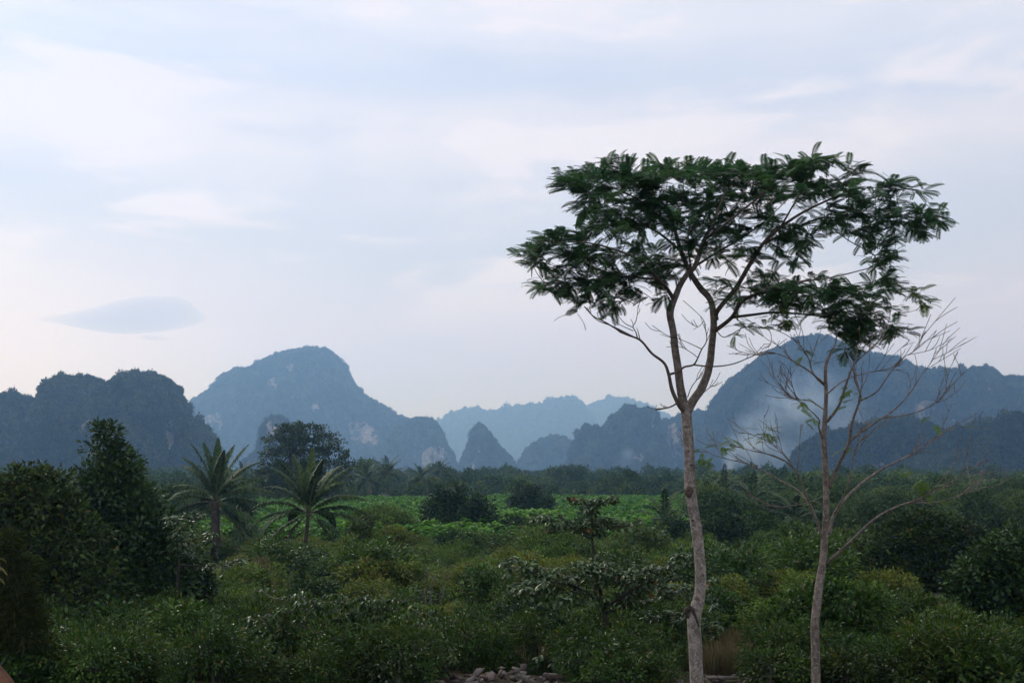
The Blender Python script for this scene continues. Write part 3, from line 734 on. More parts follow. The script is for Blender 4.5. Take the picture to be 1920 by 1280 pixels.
bush('shadowy rounded bush below the near-black field tree', [(970, 995, 38, 22), (1000, 1000, 36, 22), (940, 1000, 22, 18)], 78, 'dense')
bush('dark bush hidden behind the stem of the tiered sapling', [(1090, 1000, 36, 24), (1070, 1010, 30, 22), (1100, 960, 14, 14)], 74, 'dense')
bush('bright green low bush right of the tiered sapling', [(1205, 1015, 32, 18), (1225, 1022, 26, 16), (1185, 1024, 20, 14)], 66, 'vivid', leaf=.18)
bush('dark bush between the bright low bush and the tall trunk', [(1260, 995, 34, 24), (1282, 1005, 28, 24), (1255, 1018, 44, 22)], 72, 'dense')
bush('shady round tree immediately right of the tall trunk', [(1350, 985, 34, 24), (1375, 998, 34, 26), (1340, 1010, 34, 26), (1365, 1025, 44, 26)], 72, 'dense', leaf=.2)
bush('blue-green shady tree in the dip between the two trunks', [(1420, 988, 36, 24), (1445, 1002, 36, 26), (1405, 1012, 36, 26), (1430, 1030, 50, 26)], 74, 'far', leaf=.2)
bush('pale green rounded tree beside the slender trunk, left of it', [(1490, 1010, 44, 24), (1470, 1028, 40, 28), (1515, 1030, 36, 28), (1490, 1050, 56, 26)], 62, 'far', leaf=.18)
bush('dark low dome-shaped bush between the two coconut palms', [(510, 1063, 44, 22), (480, 1072, 28, 16), (545, 1075, 28, 18), (510, 1080, 50, 18)], 48, 'dense', clump=.3)
bush('dark ragged bush right of the second palm trunk', [(665, 1070, 36, 30), (640, 1085, 30, 24), (695, 1085, 26, 22), (665, 1100, 48, 20)], 45, 'dense', clump=.3)
bush('narrow dark bush directly behind the second palm trunk', [(598, 1060, 18, 24), (595, 1085, 20, 20)], 50, 'dense', clump=.28)
bush('dark creeper-hung shrub with yellowish top right of the second palm', [(680, 985, 18, 22), (672, 1010, 24, 24), (690, 1030, 26, 26)], 58, 'dense_warm', clump=.3, leaf=.15)
bush('feathery pale green bush at the near edge of the field', [(725, 975, 40, 22), (750, 985, 30, 18), (700, 985, 26, 18)], 80, 'olive2')
bush('thin grey-stemmed sapling in the scrub right of the tall trunk', [(1460, 1065, 22, 12), (1475, 1085, 16, 12), (1450, 1080, 14, 10)], 46, 'olive', name='sapling', cat='sapling', bark='bark_stem', cover=.7, r0=.04)

bush('flat-topped dark green bush in the scrub just below the central bushy tree', [(865, 1008, 30, 10), (840, 1012, 24, 9), (892, 1014, 24, 10), (865, 1025, 36, 14)], 62, 'vivid', leaf=.15, clump=.26)
bush('yellow-green bush at the left end of the scrub below the field', [(735, 1005, 30, 12), (760, 1012, 26, 12), (712, 1018, 26, 12), (738, 1030, 40, 16)], 60, 'olive', leaf=.14, clump=.26)
bush('small dark umbrella-shaped bush left of the tiered sapling stem', [(1030, 1012, 22, 10), (1045, 1018, 18, 9), (1018, 1020, 16, 9)], 58, 'dense', leaf=.15, clump=.24)
bush('grey-green feathery bush above the drooping-leaved bush', [(760, 1075, 34, 18), (790, 1085, 30, 18), (735, 1090, 30, 18), (765, 1105, 44, 18)], 38, 'olive2', leaf=.11, clump=.22)
bush('dark green bush tucked behind the left side of the layered shrub', [(905, 1085, 30, 18), (930, 1095, 30, 18), (890, 1105, 30, 18), (915, 1120, 40, 20)], 34, 'vivid', leaf=.11, clump=.22)
bush('deep green bush under the layered shrub, left of its stem', [(985, 1150, 40, 24), (1020, 1165, 40, 24), (960, 1175, 36, 26), (1000, 1195, 50, 26)], 26, 'dense', leaf=.10, clump=.2)
bush('dark bush under the layered shrub, right of its stem', [(1200, 1165, 40, 22), (1235, 1180, 36, 24), (1180, 1195, 40, 26), (1225, 1210, 44, 24)], 26, 'dense', leaf=.10, clump=.2)
bush('light feathery shrub seen just right of the tall trunk', [(1385, 1060, 30, 16), (1360, 1072, 26, 16), (1405, 1078, 28, 16), (1382, 1095, 40, 20)], 44, 'olive2', leaf=.13, clump=.24)
bush('deep green bush halfway between the two trunks', [(1345, 1130, 28, 20), (1370, 1145, 30, 22), (1340, 1160, 30, 22), (1365, 1175, 34, 20)], 29, 'vivid', leaf=.11, clump=.2)
bush('olive bush left of the slender trunk above the domed bush', [(1470, 1095, 30, 16), (1450, 1108, 28, 16), (1492, 1112, 28, 16), (1468, 1125, 40, 18)], 35, 'olive', leaf=.12, clump=.22)
bush('dark bush right behind the slender trunk', [(1585, 1060, 30, 20), (1610, 1072, 28, 20), (1572, 1080, 28, 20), (1595, 1095, 36, 20)], 46, 'dense', leaf=.14, clump=.26)
bush('dark bush below the second palm, beside the ragged bush', [(600, 1105, 30, 14), (570, 1112, 28, 14), (630, 1115, 26, 14)], 36, 'dense', leaf=.11, clump=.2)

# near trees, left
plant('conical_tree', 'dark dense conical tree towering at the left', 'tree',
      [(203, 822, 24, 22), (192, 845, 30, 22), (215, 862, 34, 26), (190, 893, 42, 30), (232, 900, 40, 30), (205, 935, 62, 34), (262, 945, 46, 34), (180, 975, 66, 40), (250, 990, 70, 44), (300, 1000, 28, 28), (215, 1040, 96, 54), (285, 1060, 72, 56), (230, 1110, 110, 60), (330, 1100, 46, 50)],
      30, M['dense'], r0=.13, leaf=.15, clump=.27, cover=1.9, width=.5, base_px=235, nl=20, fill=1.1)
plant('round_tree', 'dark round-topped tree with yellowish tips at the left edge', 'tree',
      [(55, 905, 40, 28), (95, 915, 34, 26), (20, 930, 40, 34), (70, 950, 66, 40), (115, 975, 40, 40), (20, 1000, 60, 60), (105, 1030, 84, 60), (40, 1090, 90, 70), (140, 1105, 80, 64)],
      27, M['dense_tip'], r0=.12, leaf=.145, clump=.26, cover=1.8, width=.5, base_px=60, nl=18, fill=1.1)
plant('dark_bush', 'black-green bush at the foot of the conical tree, right side', 'bush',
      [(345, 1065, 34, 30), (365, 1090, 32, 30), (335, 1115, 48, 36), (385, 1115, 20, 26)], 31, M['dense'], leaf=.12, clump=.22, cover=2.4, width=.55, r0=.06)

# near shrubs, left foreground
GS = 'leafy shrubs in the left foreground'
def shrub(label, spec, Y, m='vivid', **kw):
    k = dict(leaf=.115, clump=.2, cover=1.5, width=.5, r0=.035, nl=10, bark='bark_stem', inner=.5, droop=.15); k.update(kw)
    return plant(k.pop('name', 'leafy_shrub'), label, 'shrub', spec, Y, M[m], **k)
shrub('vivid green leafy shrub below the conical tree', [(225, 1165, 44, 30), (200, 1190, 46, 34), (250, 1200, 44, 34), (220, 1230, 60, 40)], 21.5, group=GS)
shrub('dark leafy shrub in the shade between the left edge and the vivid shrub', [(120, 1200, 46, 34), (95, 1225, 44, 36), (140, 1245, 56, 36)], 20.5, 'drooping', group=GS)
shrub('light-tipped shrub below the black-green bush', [(340, 1160, 40, 28), (370, 1185, 36, 30), (320, 1195, 44, 34), (350, 1230, 60, 42)], 21.5, group=GS)
shrub('yellow-green low shrub at the bottom edge, second from the left', [(270, 1255, 50, 28), (310, 1262, 40, 26), (230, 1268, 40, 24)], 19.5, 'dense_warm', group=GS)
shrub('dark shrub left of the big drooping-leaved bush', [(420, 1205, 36, 32), (400, 1235, 44, 34), (440, 1245, 36, 30)], 21, 'drooping', group=GS)
# feathery fine-leaved shrub at the left edge
root = plant('feathery_shrub', 'dull olive feathery shrub at the left edge', 'shrub', [(2, 1040, 26, 40), (15, 1085, 34, 44), (22, 1130, 36, 40), (26, 1170, 42, 36), (30, 1200, 40, 28)], 18.5,
      M['fine'], leaf=.15, width=.06, clump=.16, cover=1.6, per=60, r0=.04, nl=12, bark='bark_stem', droop=.25, inner=.3)

# right side
plant('round_tree', 'tall olive-tinged tree with rounded crown right of the slender trunk', 'tree',
      [(1715, 988, 48, 26), (1760, 996, 42, 26), (1682, 1012, 48, 28), (1810, 1008, 34, 24), (1735, 1035, 66, 36), (1670, 1050, 40, 30), (1640, 1070, 28, 24), (1790, 1030, 40, 30), (1830, 1020, 30, 22), (1760, 1080, 80, 44), (1690, 1090, 60, 36), (1850, 1050, 40, 34)],
      44, M['dense_tip'], r0=.16, leaf=.16, clump=.3, cover=2.3, width=.55, base_px=1745, nl=18)
plant('round_tree', 'big dark green tree filling the right edge', 'tree',
      [(1900, 1030, 46, 30), (1860, 1055, 44, 32), (1930, 1050, 46, 36), (1828, 1090, 44, 36), (1880, 1100, 64, 46), (1935, 1120, 56, 50), (1815, 1135, 40, 36), (1850, 1160, 66, 52), (1910, 1180, 72, 56), (1850, 1225, 80, 46), (1920, 1235, 60, 46)],
      27, M['dense'], r0=.14, leaf=.135, clump=.24, cover=2.3, width=.55, base_px=1890, nl=18)
GR = 'bushes on the right behind the slender trunk'
shrub('yellowish fine-leaved bush in front of the olive-tinged tree', [(1655, 1095, 34, 18), (1690, 1090, 30, 20), (1630, 1105, 26, 16), (1670, 1115, 50, 20)], 36, 'olive', group=GR, clump=.25)
shrub('large domed green bush around the foot of the slender trunk', [(1560, 1125, 52, 26), (1500, 1145, 48, 30), (1610, 1140, 50, 30), (1460, 1175, 42, 34), (1540, 1180, 80, 44), (1440, 1215, 36, 34), (1490, 1240, 70, 40), (1580, 1230, 70, 44), (1425, 1250, 34, 26)], 23, 'vivid', leaf=.11, cover=2.0, clump=.2, r0=.05, group=GR)
shrub('wide green bush right of the domed bush', [(1680, 1135, 46, 22), (1720, 1140, 44, 24), (1760, 1155, 36, 26), (1650, 1165, 50, 30), (1720, 1180, 70, 36), (1680, 1220, 60, 40)], 25, 'drooping', leaf=.11, cover=2.0, group=GR)
shrub('brownish dry-tinged bush between the wide bush and the right edge tree', [(1780, 1180, 30, 36), (1770, 1220, 36, 36), (1800, 1230, 30, 30)], 24, 'dense_warm', leaf=.09, group=GR)
shrub('soft feathery green shrub low at the bottom right', [(1660, 1230, 50, 22), (1700, 1245, 44, 24), (1640, 1260, 50, 24), (1690, 1275, 60, 24)], 19.5, 'vivid', leaf=.09, width=.3, cover=1.2, group=GR)
shrub('drooping-leaved low shrub in the bottom right corner', [(1820, 1250, 40, 18), (1860, 1262, 44, 22), (1790, 1268, 36, 20), (1890, 1275, 36, 16)], 18.5, 'drooping', leaf=.13, group=GR)

# ------------------------------------------------------------------ leaves as parts
def leaf_parts(root, me_leaf, org, x, y, z, s, near_first, nmax=300, name='leaf'):
    """the nmax leaves that show largest become parts of their own; returns the indices left over"""
    order = np.argsort(near_first)
    for i in order[:nmax]:
        o = bpy.data.objects.new(name, me_leaf); COL.objects.link(o); o.parent = root
        o.matrix_basis = Matrix(((x[i, 0] * s[i], y[i, 0] * s[i], z[i, 0] * s[i], org[i, 0]), (x[i, 1] * s[i], y[i, 1] * s[i], z[i, 1] * s[i], org[i, 1]), (x[i, 2] * s[i], y[i, 2] * s[i], z[i, 2] * s[i], org[i, 2]), (0, 0, 0, 1)))
    return order[nmax:]

# ------------------------------------------------------------------ broad-leaved shrubs with leaf rosettes
def rosette_plant(name, label, cat, base_px, Y, stems, tips, mleaf, bark, leaf=.17, per=9, width=.48, dz=(-.6, .25), nparts=300):
    """stems: polylines [(px,py,dy,r)]; tips: [(px,py,rx,ry,n,dy)] areas where twig ends carry leaf rosettes"""
    bx_ = W(base_px, 900, Y)[0]; base = np.array([bx_, Y, float(zg(bx_, Y)) - .05])
    root = empty(name, base); tag(root, label, cat)
    parts, nodes = [], []
    for st in stems:
        P = np.array([W(a, b, Y + d) for a, b, d, r in st]); rr = np.array([r for *_, r in st])
        Q = catmull(P, 4); q = np.interp(np.linspace(0, len(P) - 1, len(Q)), np.arange(len(P)), rr)
        parts.append(tube(Q - base, q, 6)); nodes.append(Q)
    nodes = np.concatenate(nodes)
    T = []
    for (a, b, ra, rb, n_, d) in tips:
        an = rng.random(n_) * 6.28; q = np.sqrt(rng.random(n_))
        for u, v in zip(np.cos(an) * q, np.sin(an) * q): T.append(W(a + u * ra, b + v * rb, Y + d + rng.uniform(-1, 1) * max(ra * Y / F * .8, .4)))
    T = np.array(T)
    dist = np.array([np.linalg.norm(nodes - p, axis=1).min() for p in T])
    for i in np.argsort(dist):
        p = T[i]; dd = np.linalg.norm(nodes - p, axis=1) + np.maximum(nodes[:, 2] - p[2], 0) * .8
        q = nodes[dd.argmin()]; mid = (p + q) / 2 + np.array([0, 0, -.08 * np.linalg.norm(p - q)])
        c = catmull([q, mid, p], 3); parts.append(tube(c - base, np.linspace(.012, .005, len(c)), 4)); nodes = np.concatenate([nodes, c[2:]])
    V, Fa = merge(parts)
    obj('branches', mesh(name + '_branches', V, Fa, M[bark], True), root)
    idx = np.repeat(np.arange(len(T)), per); n = len(idx)
    ang = rng.random(n) * 6.28; elev = rng.uniform(dz[0], dz[1], n)
    ax = np.stack([np.cos(ang), np.sin(ang), elev], -1)
    x, y, z = frames(ax, np.array([0, 0, 1.]) + .35 * rand_unit(n))
    s = leaf * rng.uniform(.6, 1.15, n); org = T[idx] - base + rand_unit(n) * .04
    TV = LEAF[0] * np.array([1, width, 1])
    me_leaf = mesh(name + '_leaf', TV, LEAF[1], M[mleaf])
    # a leaf's own colour: three shared meshes would look alike, so the material varies by object as well
    rest = leaf_parts(root, me_leaf, org, x, y, z, s, org[:, 1] + rng.random(n) * .6, nparts)
    V, Fa = stamp(TV, LEAF[1], org[rest], x[rest], y[rest], z[rest], s[rest])
    o = obj('foliage', mesh(name + '_foliage', V, Fa, M[mleaf]), root); o['kind'] = 'stuff'
    return root

rosette_plant('layered_shrub', 'wide glossy broad-leaved layered shrub left of the tall trunk', 'shrub', 1140, 23,
    [[(1140, 1245, 0, .06), (1138, 1190, 0, .05), (1128, 1120, 0, .04), (1115, 1060, 0, .025), (1108, 1035, 0, .015)],
     [(1135, 1180, 0, .03), (1095, 1165, -.3, .025), (1075, 1150, -.4, .02), (1062, 1130, -.5, .014), (1040, 1110, -.6, .01)],
     [(1130, 1130, 0, .03), (1080, 1100, .2, .022), (1020, 1080, .4, .016), (960, 1060, .6, .01), (940, 1045, .6, .007)],
     [(1132, 1140, 0, .03), (1180, 1110, -.2, .022), (1230, 1080, -.4, .016), (1270, 1055, -.5, .01), (1295, 1040, -.5, .007)],
     [(1130, 1150, 0, .025), (1200, 1130, .5, .02), (1260, 1110, .8, .012), (1300, 1100, 1, .008), (1330, 1090, 1, .006)],
     [(1136, 1200, 0, .02), (1090, 1215, -.6, .014), (1050, 1225, -.9, .01), (1015, 1240, -1.1, .006)],
     [(1136, 1170, .1, .02), (1180, 1160, .9, .014), (1250, 1165, 1.2, .01), (1290, 1150, 1.4, .008)]],
    [(1110, 1075, 70, 22, 70, 0), (1040, 1085, 50, 22, 44, .3), (980, 1065, 34, 20, 20, .5), (950, 1052, 16, 8, 6, .6), (1010, 1105, 50, 16, 30, -.2), (965, 1105, 26, 12, 12, .2), (1180, 1085, 50, 26, 46, -.2), (1235, 1075, 40, 20, 28, -.4), (1280, 1050, 26, 12, 14, -.5),
     (1220, 1110, 60, 20, 40, .5), (1290, 1105, 34, 16, 16, .8), (1090, 1120, 60, 14, 30, -.3), (1040, 1125, 30, 10, 12, -.6), (1160, 1125, 40, 14, 18, 0), (1030, 1235, 26, 10, 8, -1.1), (1075, 1222, 30, 12, 8, -.6), (1260, 1155, 50, 16, 20, 1.1), (1320, 1130, 30, 16, 12, 1.2), (1330, 1180, 26, 20, 10, 1.3), (1330, 1090, 14, 8, 5, 1)],
    'broad', 'bark_dark', leaf=.16, per=12)
rosette_plant('tiered_sapling', 'slim broad-leaved sapling with two flat leaf tiers above the layered shrub', 'sapling', 1112, 28,
    [[(1116, 1150, 0, .045), (1113, 1050, 0, .035), (1110, 1000, 0, .03), (1110, 965, 0, .02), (1110, 945, 0, .012), (1108, 935, 0, .006)],
     [(1110, 1010, 0, .02), (1085, 1000, -.3, .014), (1050, 985, -.4, .01), (1010, 968, -.5, .006)],
     [(1110, 1005, 0, .02), (1140, 990, .3, .014), (1170, 985, .5, .01), (1195, 978, .5, .006)],
     [(1110, 1012, 0, .014), (1125, 985, -.5, .01), (1130, 972, -.7, .006)],
     [(1110, 958, 0, .012), (1090, 945, .2, .008), (1068, 930, .3, .005)], [(1110, 955, 0, .012), (1130, 942, -.2, .008), (1152, 930, -.3, .005)]],
    [(1085, 938, 18, 5, 9, .2), (1068, 932, 6, 4, 3, .3), (1110, 940, 18, 6, 12, 0), (1135, 937, 18, 5, 9, -.2), (1150, 932, 6, 5, 4, -.3), (1110, 954, 12, 6, 8, 0), (1112, 966, 7, 6, 5, 0),
     (1015, 972, 20, 8, 9, -.5), (1045, 975, 18, 10, 10, -.4), (1040, 990, 14, 6, 5, -.3), (1075, 985, 24, 10, 14, -.3), (1110, 985, 26, 12, 16, 0), (1140, 975, 24, 12, 16, .2), (1165, 985, 20, 8, 11, .4), (1192, 978, 8, 6, 4, .5), (1110, 998, 30, 6, 8, 0), (1120, 1050, 10, 10, 4, -.3)],
    'broad', 'bark_dark', leaf=.165, per=12, dz=(-.7, .3))
rosette_plant('leafy_sapling_branch', 'glossy broad-leaved shrub in front of the first coconut palm', 'shrub', 340, 28,
    [[(330, 1120, 0, .04), (335, 1050, 0, .03), (330, 1000, 0, .02), (325, 975, 0, .01)], [(335, 1030, 0, .02), (370, 1010, -.3, .012), (405, 1003, -.5, .006)], [(335, 1060, 0, .02), (390, 1060, 0, .012), (450, 1053, .2, .006)],
     [(332, 1000, 0, .015), (360, 975, .2, .01), (382, 962, .3, .005)]],
    [(340, 975, 30, 12, 16, 0), (375, 965, 12, 6, 6, .3), (360, 1008, 40, 12, 22, -.3), (400, 1003, 10, 6, 5, -.5), (345, 1030, 26, 14, 12, 0), (420, 1060, 30, 7, 10, .1), (448, 1052, 10, 5, 4, .2), (330, 990, 20, 14, 10, 0)],
    'broad', 'bark_dark', leaf=.17, per=8)
tag(bpy.data.objects['leafy_sapling_branch'], cat='shrub'); bpy.data.objects['leafy_sapling_branch'].name = 'glossy_shrub'
rosette_plant('drooping_shrub', 'large bush of drooping leaves on pale stems at the bottom left of centre', 'shrub', 630, 21,
    [[(640, 1270, 0, .04), (632, 1225, 0, .03), (625, 1190, 0, .022), (600, 1160, .2, .014), (570, 1140, .3, .008)],
     [(630, 1215, 0, .022), (615, 1195, -.3, .016), (560, 1170, -.4, .012), (500, 1150, -.5, .008)],
     [(625, 1190, 0, .02), (635, 1150, 0, .012), (640, 1120, 0, .008)],
     [(655, 1265, .3, .035), (662, 1210, .3, .026), (690, 1170, .4, .016), (720, 1140, .5, .01), (740, 1120, .5, .006)],
     [(662, 1215, .3, .02), (720, 1185, .2, .014), (770, 1165, .2, .01), (800, 1150, .2, .006)],
     [(660, 1250, .1, .02), (720, 1230, -.3, .014), (780, 1215, -.5, .01), (820, 1210, -.6, .006)],
     [(560, 1265, -.3, .02), (535, 1230, -.3, .014), (500, 1200, -.3, .01), (480, 1180, -.3, .006)]],
    [(620, 1130, 40, 18, 26, 0), (570, 1145, 40, 20, 26, .2), (520, 1160, 40, 22, 24, -.3), (480, 1175, 26, 20, 14, -.3), (680, 1135, 44, 20, 28, .3), (735, 1140, 40, 22, 26, .4), (785, 1160, 36, 24, 24, .2), (810, 1195, 34, 28, 22, -.3), (750, 1180, 46, 24, 26, 0),
     (690, 1165, 50, 22, 26, .2), (610, 1165, 50, 20, 22, .1), (540, 1195, 40, 22, 18, -.2), (825, 1235, 30, 26, 16, -.6), (770, 1225, 46, 26, 20, -.4), (490, 1215, 34, 24, 14, -.4), (720, 1235, 30, 20, 8, -.3), (800, 1262, 34, 14, 10, -.6), (560, 1120, 20, 10, 8, .4), (500, 1110, 26, 10, 10, 2.)],
    'drooping', 'bark_stem', leaf=.15, per=9, dz=(-1.3, -.05), width=.42)

# ------------------------------------------------------------------ palms
def frond_mesh(name, az_, el0, L, droop, m, npairs=50, lw=.06, hang=.9, twist=0.0):
    """one arching palm frond from the origin: a tapered rachis with two rows of leaflets"""
    n = 14; t = np.linspace(0, 1, n); ang = el0 - droop * t ** 1.4
    ds = L / (n - 1); d = np.stack([np.cos(ang), 0 * ang, np.sin(ang)], -1)
    P = np.concatenate([[[0, 0, 0]], np.cumsum(d[:-1] * ds, 0)])
    parts = [tube(P, np.linspace(.026, .005, n) * L / 3.5, 4)]
    nr = sum(len(f) for f in parts[0][1])
    tt = np.linspace(.14, .99, npairs).repeat(2); sg = np.tile([1., -1.], npairs)
    tt = tt + rng.normal(size=len(tt)) * .006
    org = np.stack([np.interp(tt, t, P[:, k]) for k in range(3)], -1); an = np.interp(tt, t, ang)
    fwd = np.stack([np.cos(an), 0 * an, np.sin(an)], -1); upv = np.stack([-np.sin(an), 0 * an, np.cos(an)], -1)
    ll = L * .195 * np.sin(np.pi * (.16 + .78 * tt)) * rng.uniform(.85, 1.1, len(tt))
    lat = np.array([0, 1., 0]) * sg[:, None]
    ax = unit(fwd * .75 + lat * .8 + upv * .22 + rng.normal(size=(len(tt), 3)) * .08)
    gdir = np.array([0, 0, -1.])
    p1 = org + ax * ll[:, None] * .5; ax2 = unit(ax + gdir * hang); p2 = p1 + ax2 * ll[:, None] * .5
    sd = unit(np.cross(ax, upv)) * lw
    Vv = np.stack([org - sd * .5, org + sd * .5, p1 - sd, p1 + sd, p2], 1).reshape(-1, 3)
    b = np.arange(len(tt))[:, None] * 5
    Fq = b + np.array([[0, 1, 3, 2]]); Ft = b + np.array([[2, 3, 4]])
    V, Fs = merge([parts[0], (Vv, [Fq, Ft])])
    # materials: rachis first in quads, so pick by vertex index
    nv = len(parts[0][0]); mi = np.concatenate([(f.min(1) >= nv).astype(int) for f in Fs])
    ca, sa = math.cos(az_), math.sin(az_)
    V = V @ np.array([[ca, sa, 0], [-sa, ca, 0], [0, 0, 1]])
    return mesh(name, V, Fs, [M['rachis'], m], False, mi)
def palm(label, px, py_crown, Y, fr, L, trunk_r=.16, group=None, name='coconut_palm', lean=0.0, old=4, detail=50, hang=1.35, parts=True, lw=.06):
    c = W(px, py_crown, Y); bx_ = c[0] + lean; base = np.array([bx_, Y, float(zg(bx_, Y)) - .1])
    root = empty(name, base); tag(root, label, 'palm', group)
    top = c - base
    Pt = catmull([np.zeros(3), top * np.array([.15, 1, .35]), top * np.array([.6, 1, .7]), top], 8)
    tt = np.linspace(0, 1, len(Pt)); rr = trunk_r * (1.25 - .5 * tt ** .5) * (1 + .05 * np.sin(tt * 90))
    V, Fa = tube(Pt, rr, 9)
    obj('trunk', mesh(name + '_trunk', V, Fa, M['bark_palm'], True), root)
    for (a, e, l, dr) in fr:
        o = obj('frond', frond_mesh('frond', R(a), R(e), L * l, R(dr), M['palm_old'] if e < -36 else M['palm'], detail, hang=hang, lw=lw), root); o.location = top
    for k in range(old):
        o = obj('frond', frond_mesh('old_frond', rng.uniform(0, 6.28), R(rng.uniform(-55, -20)), L * rng.uniform(.75, .95), R(rng.uniform(20, 45)), M['palm_old'] if k < old - 1 else M['palm'], detail, hang=1.2, lw=lw), root); o.location = top
    return root
# azimuth 0 = right in the picture, 90 = away, 180 = left, 270 = towards the camera
palm('coconut palm with upright plume of fronds and thick trunk, left of the pair', 403, 940, 66,
     [(0, 12, .95, 62), (20, 48, .9, 75), (60, 78, .95, 30), (100, 84, 1., 18), (150, 82, .95, 25), (200, 78, .95, 30), (300, 74, .9, 35), (175, 68, .9, 45), (180, 42, .85, 80), (185, 20, .9, 70), (170, -2, .85, 50),
      (10, 72, 1.0, 28), (340, -14, 1., 48), (345, -34, 1.05, 36), (20, -44, .95, 30), (200, -22, .9, 50), (0, -28, 1., 40), (190, -38, .8, 30), (60, 10, .9, 70), (120, 15, .9, 70), (225, 35, .85, 90), (30, 60, .95, 50), (155, 58, .95, 55), (330, 50, .9, 70), (350, 28, 1, 55)], 3.9, .30, group='pair of coconut palms in the scrub', lean=.15, old=0)
palm('slim-trunked coconut palm, right of the pair, in front of the broad crowned tree', 578, 962, 54,
     [(5, 18, .95, 55), (355, 2, .95, 35), (15, 40, .9, 70), (50, 66, .95, 45), (90, 82, 1., 20), (140, 78, .95, 30), (200, 74, .95, 40), (310, 76, .9, 35), (20, 62, .95, 40), (165, 52, .9, 70), (180, 30, .95, 75),
      (190, 8, .9, 60), (200, -25, .95, 40), (340, -25, 1., 40), (10, -42, .95, 30), (220, 10, .9, 85), (175, -45, .85, 25), (70, 10, .9, 70), (120, 15, .9, 70), (330, 55, .9, 60), (170, 66, .9, 45), (350, 35, .95, 60)], 3.3, .11, group='pair of coconut palms in the scrub', lean=-.15, old=0)
def ring(n, lo=-30, hi=80):
    return [(i * 137.5 % 360, lo + (hi - lo) * (i + .5) / n, rng.uniform(.85, 1.05), rng.uniform(40, 80)) for i in range(n)]
palm('small coconut palm half hidden behind the thick-trunked palm', 441, 985, 76, ring(12), 2.4, .16, detail=18, old=2, lean=0, lw=.05)
GP = 'distant palms across the plain'
def fpalm(label, px, py, Y, L=3.2, n=17, r=.15, **kw):
    L *= 1.25; py -= 6
    return palm(label, px, py, Y, ring(n), L, r, group=GP, name='distant_palm', detail=16, old=2, hang=.8, lw=.09, **kw)
fpalm('far palm at the left end of the woodland palms, pale trunk', 655, 893, 250, 3.4)
fpalm('far palm below the grey-green round tree', 688, 905, 215, 3.6)
fpalm('tallest far palm with ragged top beside the grey-green round tree', 728, 892, 215, 3.8)
fpalm('far palm standing alone above the field edge', 790, 903, 215, 3.8)
fpalm('far palm peeping over the skyline left of the dark round tree', 826, 888, 290, 3.4)
fpalm('far palm in the wood left of the broad crowned tree', 455, 893, 240, 3.4)
fpalm('far palm close to the right side of the tall trunk', 1358, 925, 140, 3.6)
fpalm('palm half sunk in the wood between the two trunks', 1412, 945, 120, 3.4)
fpalm('low palm with grey fronds just left of the slender trunk', 1492, 980, 88, 2.8)
fpalm('palm touching the right edge of the tall trunk', 1325, 958, 105, 3.2)
fpalm('low grey palm at the right end of the field', 1247, 982, 86, 2.6)
fpalm('dim palm right of the slender trunk on the plain', 1590, 968, 120, 3.0)
fpalm('small far palm top on the right plain beyond the olive-tinged tree', 1820, 968, 130, 2.6)
# a palm just outside the left edge whose yellow fronds reach in
root = palm('yellowing young palm frond hanging in at the left edge', -70, 1075, 14, [(0, 35, 1., 95), (10, 15, .9, 80), (350, 55, 1.0, 120), (30, 50, .9, 90), (180, 40, 1, 90), (90, 60, 1, 80), (220, 20, .9, 80)], .62, .05, name='young_palm', old=0, detail=26, lw=.012)
for ch in root.children:
    if ch.name.startswith('frond'): ch.data.materials[1] = M['palm_young']

# ------------------------------------------------------------------ the tall tree
def skeleton(stems, Y):
    out = []
    for st in stems:
        P = np.array([W(a, b, Y + d) for a, b, d, r in st]); rr = np.array([r for *_, r in st]) * Y / F
        Q = catmull(P, 5); out.append((Q, np.interp(np.linspace(0, len(P) - 1, len(Q)), np.arange(len(P)), rr)))
    return out
def twigs(Q, r, n, L, base, depth=2, up=.35, tip=.0045, flat=1.0):
    """random side twigs along a branch"""
    parts = []; ends = []
    for k in range(n):
        i = int(rng.uniform(.25, .98) * (len(Q) - 1)); t = unit(Q[min(i + 1, len(Q) - 1)] - Q[max(i - 1, 0)])
        d = unit(t * rng.uniform(.7, 1.1) + rand_unit(1)[0] * .6 + np.array([0, 0, up])); l = L * rng.uniform(.4, 1.2)
        m1 = Q[i] + d * l * .5 + rand_unit(1)[0] * l * .07; e = m1 + unit(d + rand_unit(1)[0] * .35 + np.array([0, 0, up * .6])) * l * .5
        c = catmull([Q[i], m1, e], 4); rr = np.linspace(max(min(r[i] * .6, .010), .0048), tip, len(c))
        parts.append(tube(c - base, rr, 4)); ends.append(e)
        if depth > 1:
            p2, e2 = twigs(c, rr, rng.integers(1, 3), L * .6, base, depth - 1, up, tip, flat); parts += p2; ends += e2
    return parts, ends

